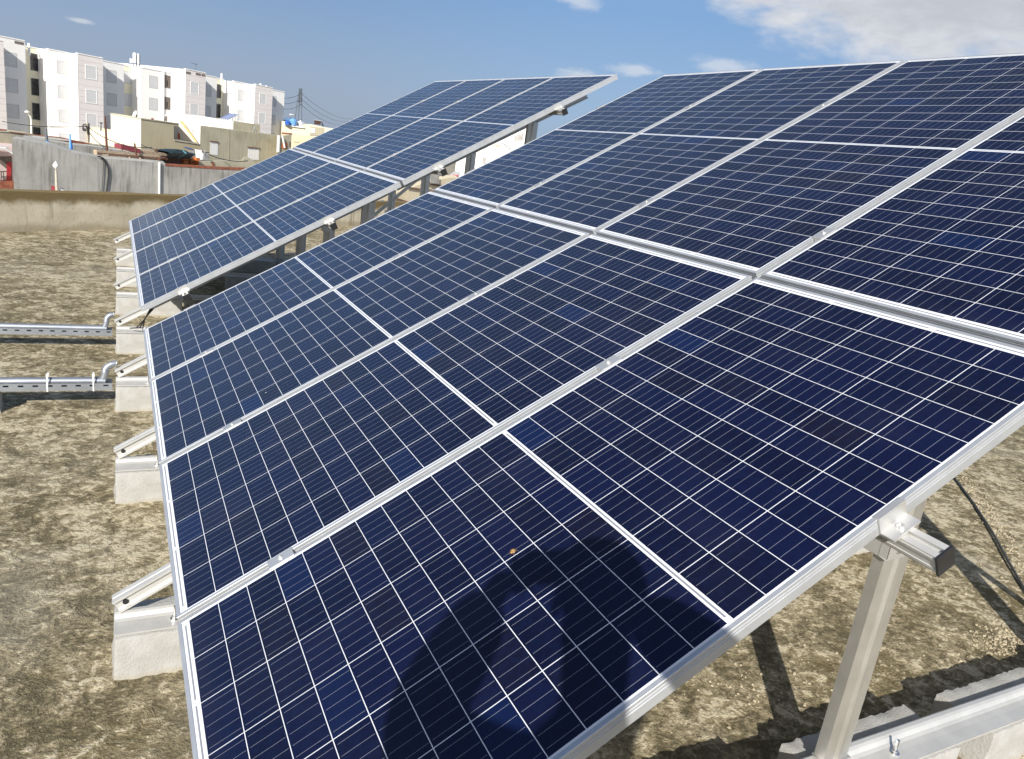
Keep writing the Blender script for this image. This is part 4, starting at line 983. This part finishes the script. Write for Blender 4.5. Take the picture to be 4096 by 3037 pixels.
GT = Plane(11.6, 146.0, 37.0)
b = MB(); c = GT.px(*z8(360, 480)); b.lathe(c - Vector((0, 0, .75)), [(1.75, 0), (1.72, .5), (1.6, .8), (1.2, 1.12), (.6, 1.3), (.1, 1.35)], 28)
cov = b.build('pool_cover', plain('blue_grey_sheet', (0.10, 0.17, 0.30), 0.6, 0, 0.3, 1.5), origin=c, smooth=True); tag(cov, 'blue grey domed sheet roof behind the water tanks', 'domed roof')
b = MB()
for k in range(9):
    a = R(150 + 14 * k); b.tube([c + Vector((1.78 * math.cos(a), 1.78 * math.sin(a), -.3)), c + Vector((1.74 * math.cos(a + .12), 1.74 * math.sin(a + .12), .1))], .06, 5)
b.build('white_edging', M_TRIM, cov, origin=cov.location)
b = MB(); q = GT.px(*z8(400, 348)); b.obox(q - GT.e * .4, GT.e * .8, -GT.n * .5, (0, 0, .2)); b.build('white_cap', M_TRIM, cov, origin=cov.location, bevel=.1)
GS = Plane(13.0, 140.0, 37.0)
b = MB(); wall(b, GS, [z8(875, 448), z8(1020, 468), z8(1015, 558), z8(872, 540)], .2); rt_ = b.build('billboard', M_BROWN); tag(rt_, 'dark brown board on the roofs right of the water tanks', 'board')
b = MB(); wall(b, GS, [z8(868, 440), z8(1026, 461), z8(1026, 470), z8(868, 449)], .25, .03); b.build('rim', M_TRIM, rt_, origin=rt_.location)
b = MB(); b.tube([GS.px(*z8(1030, 490), -.5), GS.px(*z8(1070, 580), -.5)], .14, 5); b.build('strut', M_PYLON, rt_, origin=rt_.location)
# lattice pylon with power lines
PY = Plane(11.2, 330.0, 37.0)
py_root = empty('lattice_pylon', PY.px(*z7(870, 780)), 'tall lattice pylon standing beyond the water tanks', 'pylon')
top = PY.px(*z7(893, 232)); ba, bb = PY.px(*z7(828, 775)), PY.px(*z7(912, 795)); kn1, kn2 = PY.px(*z7(868, 470)), PY.px(*z7(902, 470)); ka, kb = PY.px(*z7(884, 240)), PY.px(*z7(902, 240))
b = MB(); dv = -PY.n * 1.6
ba.z = bb.z = min(ba.z, bb.z) - 8
for off, sc_ in ((Vector(), 1), (dv, 1)):
    b.tube([ba + off * 1.4, kn1 + off * .8], .20, 4); b.tube([bb + off * 1.4, kn2 + off * .8], .20, 4); b.tube([kn1 + off * .8, ka + off * .4], .18, 4); b.tube([kn2 + off * .8, kb + off * .4], .18, 4)
    for k in range(7):
        f0, f1 = k / 7, (k + 1) / 7
        b.tube([kn1.lerp(ka, f0) + off * .6, kn2.lerp(kb, f1) + off * .6], .11, 4); b.tube([kn1.lerp(ka, f1) + off * .6, kn2.lerp(kb, f1) + off * .6], .11, 4)
    b.tube([kn1 + off * .8, kn2 + off * .8], .18, 4)
b.build('lattice', M_PYLON, py_root)
b = MB()
for yy in (318, 415, 512):
    b.tube([PY.px(*z7(868, yy), -2), PY.px(*z7(908, yy), -2)], .2, 4)
b.build('cross_arm', M_PYLON, py_root)
for i, (yy, far, nm) in enumerate(((318, (1700, 700), 'upper'), (415, (1600, 730), 'middle'), (512, (1560, 780), 'lower'))):
    P2 = Plane(15.0, 520.0, 37.0); e0 = PY.px(*z7(888, yy)); e1 = P2.px(*z7(far[0] + 300, far[1] + 20)); L_ = Plane(8.0, 230.0, 37.0).px(*z7(330, yy - 2))
    b = MB()
    for A_, B_, sag in ((L_, e0, 1.6), (e0, e1, 5.0)):
        b.tube([A_.lerp(B_, t / 14) - Vector((0, 0, sag * 4 * (t / 14) * (1 - t / 14))) for t in range(15)], .075, 4)
    tag(b.build('power_line', M_PYLON), f'{nm} of the three power lines slung from the lattice pylon', 'power line', 'power lines')
# distant town on the slope
b = MB(); rt2 = random.Random(21)
for _ in range(1500):
    a = R(7.5 + 13 * rt2.random()); d = 420 + 1700 * rt2.random() ** 1.3
    gz = ZS + max(0, (d - 420) / 1700) * (12 + 18 * max(0, math.exp(-((math.degrees(a) - 10) / 4.5) ** 2)))
    hh = 4 + 5 * rt2.random(); wd = 6 + 9 * rt2.random()
    x, y = CAM.x + d * math.sin(a), CAM.y + d * math.cos(a)
    b.obox((x, y, ZS - 1), Vector((.8, .6, 0)) * wd, Vector((-.6, .8, 0)) * wd, (0, 0, gz - ZS + hh + 1), rt2.choice((0, 0, 0, 1, 1, 2, 3)))
tag(b.build('distant_town', [M_WHITE, M_CREAM, M_TAN2, M_BRICK], origin=(100, 600, ZS)), kind='stuff')

# --- street lamp and utility pole in front of the apartment block
SL = Plane(-4.8, 98.0, 37.0); rt_ = empty('street_lamp', SL.px(*z4(515, 370)), 'curved white street lamp before the apartment block', 'street lamp')
b = MB(); b.tube([SL.px(*z4(*q)) for q in ((545, 520), (540, 130), (530, 80), (500, 40), (478, 15))], .07, 8); b.build('post', M_TRIM, rt_, smooth=True)
b = MB(); c = SL.px(*z4(470, 0)); b.lathe(c, [(.05, -.10), (.22, -.05), (.26, .05), (.16, .15), (.04, .19)], 14); b.build('lamp_head', M_DISH, rt_, smooth=True)
UP = Plane(-1.9, 80.0, 37.0); rt_ = empty('utility_pole', UP.px(*z4(1525, 540)), 'concrete utility pole with coiled cables before the pink bay', 'utility pole')
b = MB(); p0, p1 = UP.px(*z4(1530, 620)), UP.px(*z4(1518, 190)); b.tube([p0, p1], .24, 4, r_end=.16); b.build('post', M_CONC, rt_)
b = MB()
for k in range(7): q = p1.lerp(p0, .12 + .11 * k) + UP.n * .17; b.obox(q - UP.e * .09, UP.e * .18, UP.n * .02, (0, 0, .28))
b.build('ladder_recess', M_DIM, rt_)
b = MB()
for k in range(6):
    c = UP.px(*z4(1470 + 9 * (k % 3), 240 + 10 * k), .3); rr = .18 + .05 * (k % 3)
    b.tube([c + UP.e * rr * math.cos(t * .52 + k) + Vector((0, 0, rr * math.sin(t * .52 + k))) for t in range(11)], .03, 5)
b.build('cable_coil', M_CABLE, rt_, smooth=True)
for pa, pb_, dA, dB, sag, lab in ((z4(40, 158), z4(1500, 240), 95, 80, .25, 'overhead cable from the left edge to the utility pole'), (z4(1540, 262), z5(900, 700), 80, 62, .5, 'upper overhead cable from the utility pole over the cream wall'), (z4(1545, 330), z5(100, 690), 80, 62, .2, 'short cable from the utility pole down to the rusty pole'), (z5(710, 650), z5(1900, 780), 80, 66, .4, 'cable crossing the olive side of the stepped house to the right'), (z5(1890, 820), z6(1050, 930), 66, 63, .2, 'cable sagging below the shuttered window')):
    A_ = CAM + ray(*pa) * (dA / ray(*pa).length); B_ = CAM + ray(*pb_) * (dB / ray(*pb_).length)
    b = MB(); b.tube([A_.lerp(B_, t / 12) - Vector((0, 0, sag * 4 * (t / 12) * (1 - t / 12))) for t in range(13)], .035, 5)
    tag(b.build('overhead_cable', M_CABLE), lab, 'cable', 'overhead cables')
T_ = Plane(-.9, 86.0, 37.0); b = MB(); b.tube([T_.px(*z4(1755, 330)), T_.px(*z4(1758, 185))], .06, 5); b.tube([T_.px(*z4(1735, 180)), T_.px(*z4(1782, 186))], .06, 5)
tag(b.build('aerial', M_PYLON), 'small T shaped aerial standing on the cream wall', 'aerial')

# --- rusty pole, timber shed and clutter between the walls
PR = Plane(-.6, 60.0, 37.0); b = MB(); b.tube([PR.px(*z5(128, 880)), PR.px(*z5(88, 150))], .09, 8, r_end=.05)
tag(b.build('rusty_pole', M_RUST, smooth=True), 'tall rusty iron pole rising from the timber shed', 'pole')
SH = Plane(1.5, 60.0, 37.0); sroot = empty('timber_shed', SH.px(*z5(700, 1000)), 'ramshackle shed of timber and sheets behind the grey wall', 'shed')
def plank(a, b_, th, dp, mt_, nm, d=0.0, d2=None):
    A_, B_ = SH.px(*z5(*a), d), SH.px(*z5(*b_), d if d2 is None else d2); m_ = MB()
    m_.obox(A_ - Vector((0, 0, th / 2)), B_ - A_, -SH.n * dp, (0, 0, th)); m_.build(nm, mt_, sroot)
plank((-60, 785), (1090, 875), .30, .3, M_WOOD, 'beam'); plank((-40, 800), (1130, 895), .12, .3, M_WOOD2, 'beam', .01)
plank((640, 765), (1610, 875), .2, 2.0, M_WOOD, 'roof_sheet', -.4)
b = MB(); wall(b, SH, [z5(960, 870), z5(1600, 880), z5(1590, 900), z5(1520, 1100), z5(960, 1100)], .1, -1.0); b.build('dark_back', M_WOOD2, sroot)
b = MB(); wall(b, SH, [z5(160, 830), z5(960, 880), z5(960, 1100), z5(160, 1050)], .1, -1.2); b.build('back_wall', M_TANWALL, sroot)
for q in (((600, 625), (640, 875)), ((985, 715), (995, 790)), ((510, 865), (550, 930)), ((690, 880), (760, 940)), ((1785, 745), (1790, 790))):
    b = MB(); b.tube([SH.px(*z5(*q[0]), .2), SH.px(*z5(*q[1]), .2)], .06, 5); b.build('stick', M_RUST if q[0][1] < 800 else M_WOOD, sroot)
b = MB(); wall(b, SH, [z5(40, 815), z5(150, 815), z5(150, 885), z5(40, 880)], .4, .05); b.build('stone_support', M_TAN2, sroot)
b = MB(); b.tube([SH.px(*z5(*q), .12) for q in ((1010, 960), (1030, 900), (1120, 880), (1165, 905))], .1, 6); b.build('bracket', M_RUST, sroot)
b = MB(); rr3 = random.Random(4); c0 = SH.px(*z5(1330, 790), -.3); n_ = 26
rings_ = []
for k in range(n_):
    f = k / (n_ - 1); c = SH.px(*z5(1100 + 450 * f, 765 + 25 * f), -.3); h_ = (.03 + .17 * math.sin(math.pi * min(1, f * 1.1)) ** .6) * (.8 + .4 * rr3.random())
    rings_.append([c + Vector((0, 0, -.45)), c + SH.n * .7 + Vector((0, 0, -.05 + .08 * rr3.random())), c + SH.n * .3 + Vector((0, 0, h_)), c - SH.n * .7 + Vector((0, 0, h_ * .7)), c - SH.n * 1.2 + Vector((0, 0, -.2))])
for a, c in zip(rings_, rings_[1:]):
    for k in range(5): b.face([a[k], a[(k + 1) % 5], c[(k + 1) % 5], c[k]], 1 if rr3.random() < .10 else 0)
tag(b.build('tarpaulin', [M_TARP, M_TEAL]), 'crumpled dark tarpaulin lying on the timber shed roof', 'tarpaulin')
b = MB(); q = SH.px(*z5(530, 735), -.2); b.obox(q - SH.e * .7, SH.e * 1.5 - Vector((0, 0, .2)), -SH.n * .7, (0, 0, .3)); tag(b.build('red_plank', plain('maroon_board', (0.22, 0.045, 0.06), 0.7, 0, 0.2)), 'short maroon board on top of the timber shed', 'board')
b = MB(); c = SH.px(*z5(1740, 905), -.8); b.lathe(c, [(.28, 0), (.36, .62), (.40, .62), (.40, .68), (.34, .68)], 16); bk_ = b.build('bucket', M_TRIM, smooth=True); tag(bk_, 'white bucket standing beside the brick pile', 'bucket')
b = MB(); rr4 = random.Random(8); c = SH.px(*z5(1665, 1010), -.5)
for k in range(30):
    lay = k // 6; q = c + SH.e * (-.9 + .34 * (k % 6) + rr4.random() * .08) + Vector((0, 0, -.9 + .3 * lay)) - SH.n * (rr4.random() * .5)
    b.obox(q, SH.e * .31, -SH.n * .5, (0, 0, .27))
tag(b.build('brick_pile', M_ORANGE, origin=c), 'pile of orange hollow bricks behind the grey wall', 'brick pile')
b = MB(); q = [SH.px(*z5(1520, 695), -1.5), SH.px(*z5(1610, 720), -1.5), SH.px(*z5(1630, 745), -1.5), SH.px(*z5(1530, 712), -1.5)]; b.prism(q, -SH.n * .4)
b.tube([SH.px(*z5(1600, 725), -1.6), SH.px(*z5(1700, 800), -1.6)], .02, 5); tag(b.build('blue_canopy', M_BLUE), 'small blue board propped behind the tarpaulin', 'board')
b = MB(); pts = down(Plane(4.2, 66.0, 37.0), [z5(1540, 760), z5(1880, 790), z5(1900, 860), z5(1900, 1010)], -4); b.prism(pts, Vector((.07, 1, 0)) * .8)
tag(b.build('cement_wall', M_GREYWALL, origin=pts[0]), 'short stepped grey wall behind the white bucket', 'wall')
b = MB(); PQ = Plane(5.5, 64.0, 37.0); pts = down(PQ, [z6(200, 930), z6(400, 940), z6(640, 935), z6(960, 930), z6(985, 880), z6(1050, 875), z6(1130, 920), z6(1180, 960)], -4); b.prism(pts, PQ.r * 1.5)
tag(b.build('rubble_wall', M_TAN2, origin=pts[0]), 'tan rubble wall heap above the brick coping, near the far array', 'wall')
b = MB(); wall(b, PQ, [z6(428, 950), z6(465, 955), z6(463, 1020), z6(426, 1015)], .1, .06); tag(b.build('clay_block', M_BRICK), 'single red clay block standing on the grey wall', 'brick')

# --- seen between the two arrays
GA1 = Plane(19.5, 70.0, 37.0)
def zg(a, b_): return (1300 + a / 2.506, 560 + b_ / 2.506)
def zh(a, b_): return (1850 + a / 3.1725, 450 + b_ / 3.1725)
b = MB(); pts = down(GA1, [zg(180, 700), zg(640, 560), zg(1000, 430), zg(1240, 380), zg(1340, 380)]); b.prism(pts, GA1.r * 8)
ch = b.build('unfinished_house', M_CREAM2, origin=pts[0]); tag(ch, 'cream unfinished house with slab edges, seen between the two arrays', 'house')
b = MB()
for q in ([(640, 556), (960, 660), (960, 672), (640, 570)], [(830, 470), (1150, 520), (1150, 535), (830, 482)], [(1000, 425), (1240, 470), (1240, 482), (1000, 440)]): wall(b, GA1, [zg(*k) for k in q], .2, .15)
b.build('slab_edge', M_WOOD2, ch, origin=ch.location)
b = MB(); wall(b, GA1, [zg(540, 610), zg(590, 605), zg(588, 648), zg(540, 655)], .05, .05); wn_ = b.build('window', M_BLUE, ch, origin=ch.location)
b = MB(); wall(b, GA1, [zg(1000, 480), zg(1070, 490), zg(1070, 530), zg(1000, 520)], .1, .06); b.build('patch', M_TANWALL, ch, origin=ch.location)
b = MB(); wall(b, GA1, [zg(990, 380), zg(1050, 360), zg(1050, 430), zg(990, 430)], .1, .08); b.build('door', M_ORANGE, ch, origin=ch.location)
b = MB(); wall(b, GA1, [zg(1055, 365), zg(1145, 345), zg(1145, 440), zg(1055, 435)], .3, .3); b.build('block_panel', M_GREYWALL, ch, origin=ch.location)
GA2 = Plane(19.0, 58.0, 37.0)
rt_ = empty('rebar_cage', GA2.px(*zg(540, 740)), 'rusty reinforcing bars sticking up from a low wall between the arrays', 'rebar')
for k in range(13):
    b = MB(); x0 = 430 + k * 14 if k < 10 else 640 + (k - 10) * 9; b.tube([GA2.px(*zg(x0 + 8, 790 if k < 10 else 680)), GA2.px(*zg(x0 + (k * 7) % 11, 660 - (k * 13) % 20 if k < 10 else 605))], .035, 5); b.build('bar', M_RUST, rt_)
b = MB(); b.tube([GA2.px(*zg(475, 800), .05), GA2.px(*zg(492, 700), .05), GA2.px(*zg(500, 625), .05)], .08, 6); b.build('post', M_RUST, rt_)
b = MB(); pts = down(GA2, [zg(380, 735), zg(450, 690), zg(620, 730), zg(760, 700)], -5); b.prism(pts, GA2.r * 1); tag(b.build('low_wall', M_TAN2, origin=pts[0]), 'low tan wall under the reinforcing bars between the arrays', 'wall')
GA3 = Plane(24.0, 100.0, -40.0)
b = MB(); pts = down(GA3, [zh(-60, 430), zh(0, 420), zh(250, 330), zh(480, 200), zh(700, 120), zh(805, 120), zh(808, 200)]); b.prism(pts, GA3.r * 9)
wb = b.build('white_house', M_WHITE, origin=pts[0]); tag(wb, 'sunlit white house with barred windows, seen between the two arrays', 'house')
b = MB(); wall(b, GA3, [zh(185, 505), zh(228, 490), zh(222, 700), zh(170, 720)], .05, .03); b.build('corner_strip', M_CREAM, wb, origin=wb.location)
for q in ([(255, 575), (308, 570), (305, 650), (250, 655)], [(282, 455), (325, 440), (322, 488), (282, 490)], [(412, 408), (478, 412), (476, 440), (412, 436)], [(664, 290), (775, 265), (768, 365), (660, 358)]):
    b = MB(); wall(b, GA3, [zh(*k) for k in q], .05, .03); w_ = b.build('window', M_DIM if q[0][0] != 412 else M_TAN2, wb, origin=wb.location)
    if q[0][0] == 412: continue
    b = MB(); A, Bq, C, Dq = [Vector((*k2, 0)) for k2 in q]
    for k in range(6):
        f = (k + .5) / 6; l, r2 = A.lerp(Dq, f), Bq.lerp(C, f); b.tube([GA3.px(*zh(l.x + 8, l.y), .1), GA3.px(*zh(r2.x, r2.y), .1)], .035, 4)
    b.build('window_bars', M_TRIM, w_, origin=wb.location)
b = MB(); b.tube([GA3.px(*zh(490, 362), .3), GA3.px(*zh(628, 465), .3)], .05, 4); b.build('slanting_pipe', M_PYLON, wb, origin=wb.location)
b = MB(); wall(b, GA3, [zh(90, 635), zh(130, 640), zh(125, 715), zh(90, 715)], .3, .3); b.build('meter_box', M_DIM, wb, origin=wb.location)
GA4 = Plane(21.8, 84.0, 37.0)
b = MB(); wall(b, GA4, [(1796, 700), (1822, 684), (1845, 690), (1835, 715), (1796, 712)], .06); bn = b.build('banner', M_TRIM, origin=GA4.px(1810, 700)); tag(bn, 'white banner with red scrawl, seen between the two arrays', 'banner')
b = MB(); rr5 = random.Random(14)
for k in range(9):
    x0 = 1797 + 4.2 * k; y0 = 697 + rr5.random() * 4; b.tube([GA4.px(x0, y0 + 9, .03), GA4.px(x0 + 1, y0 + rr5.random() * 3, .03), GA4.px(x0 + 2.5, y0 + 5 + rr5.random() * 4, .03)], .035, 4)
b.build('red_marks', M_RED, bn, origin=bn.location)
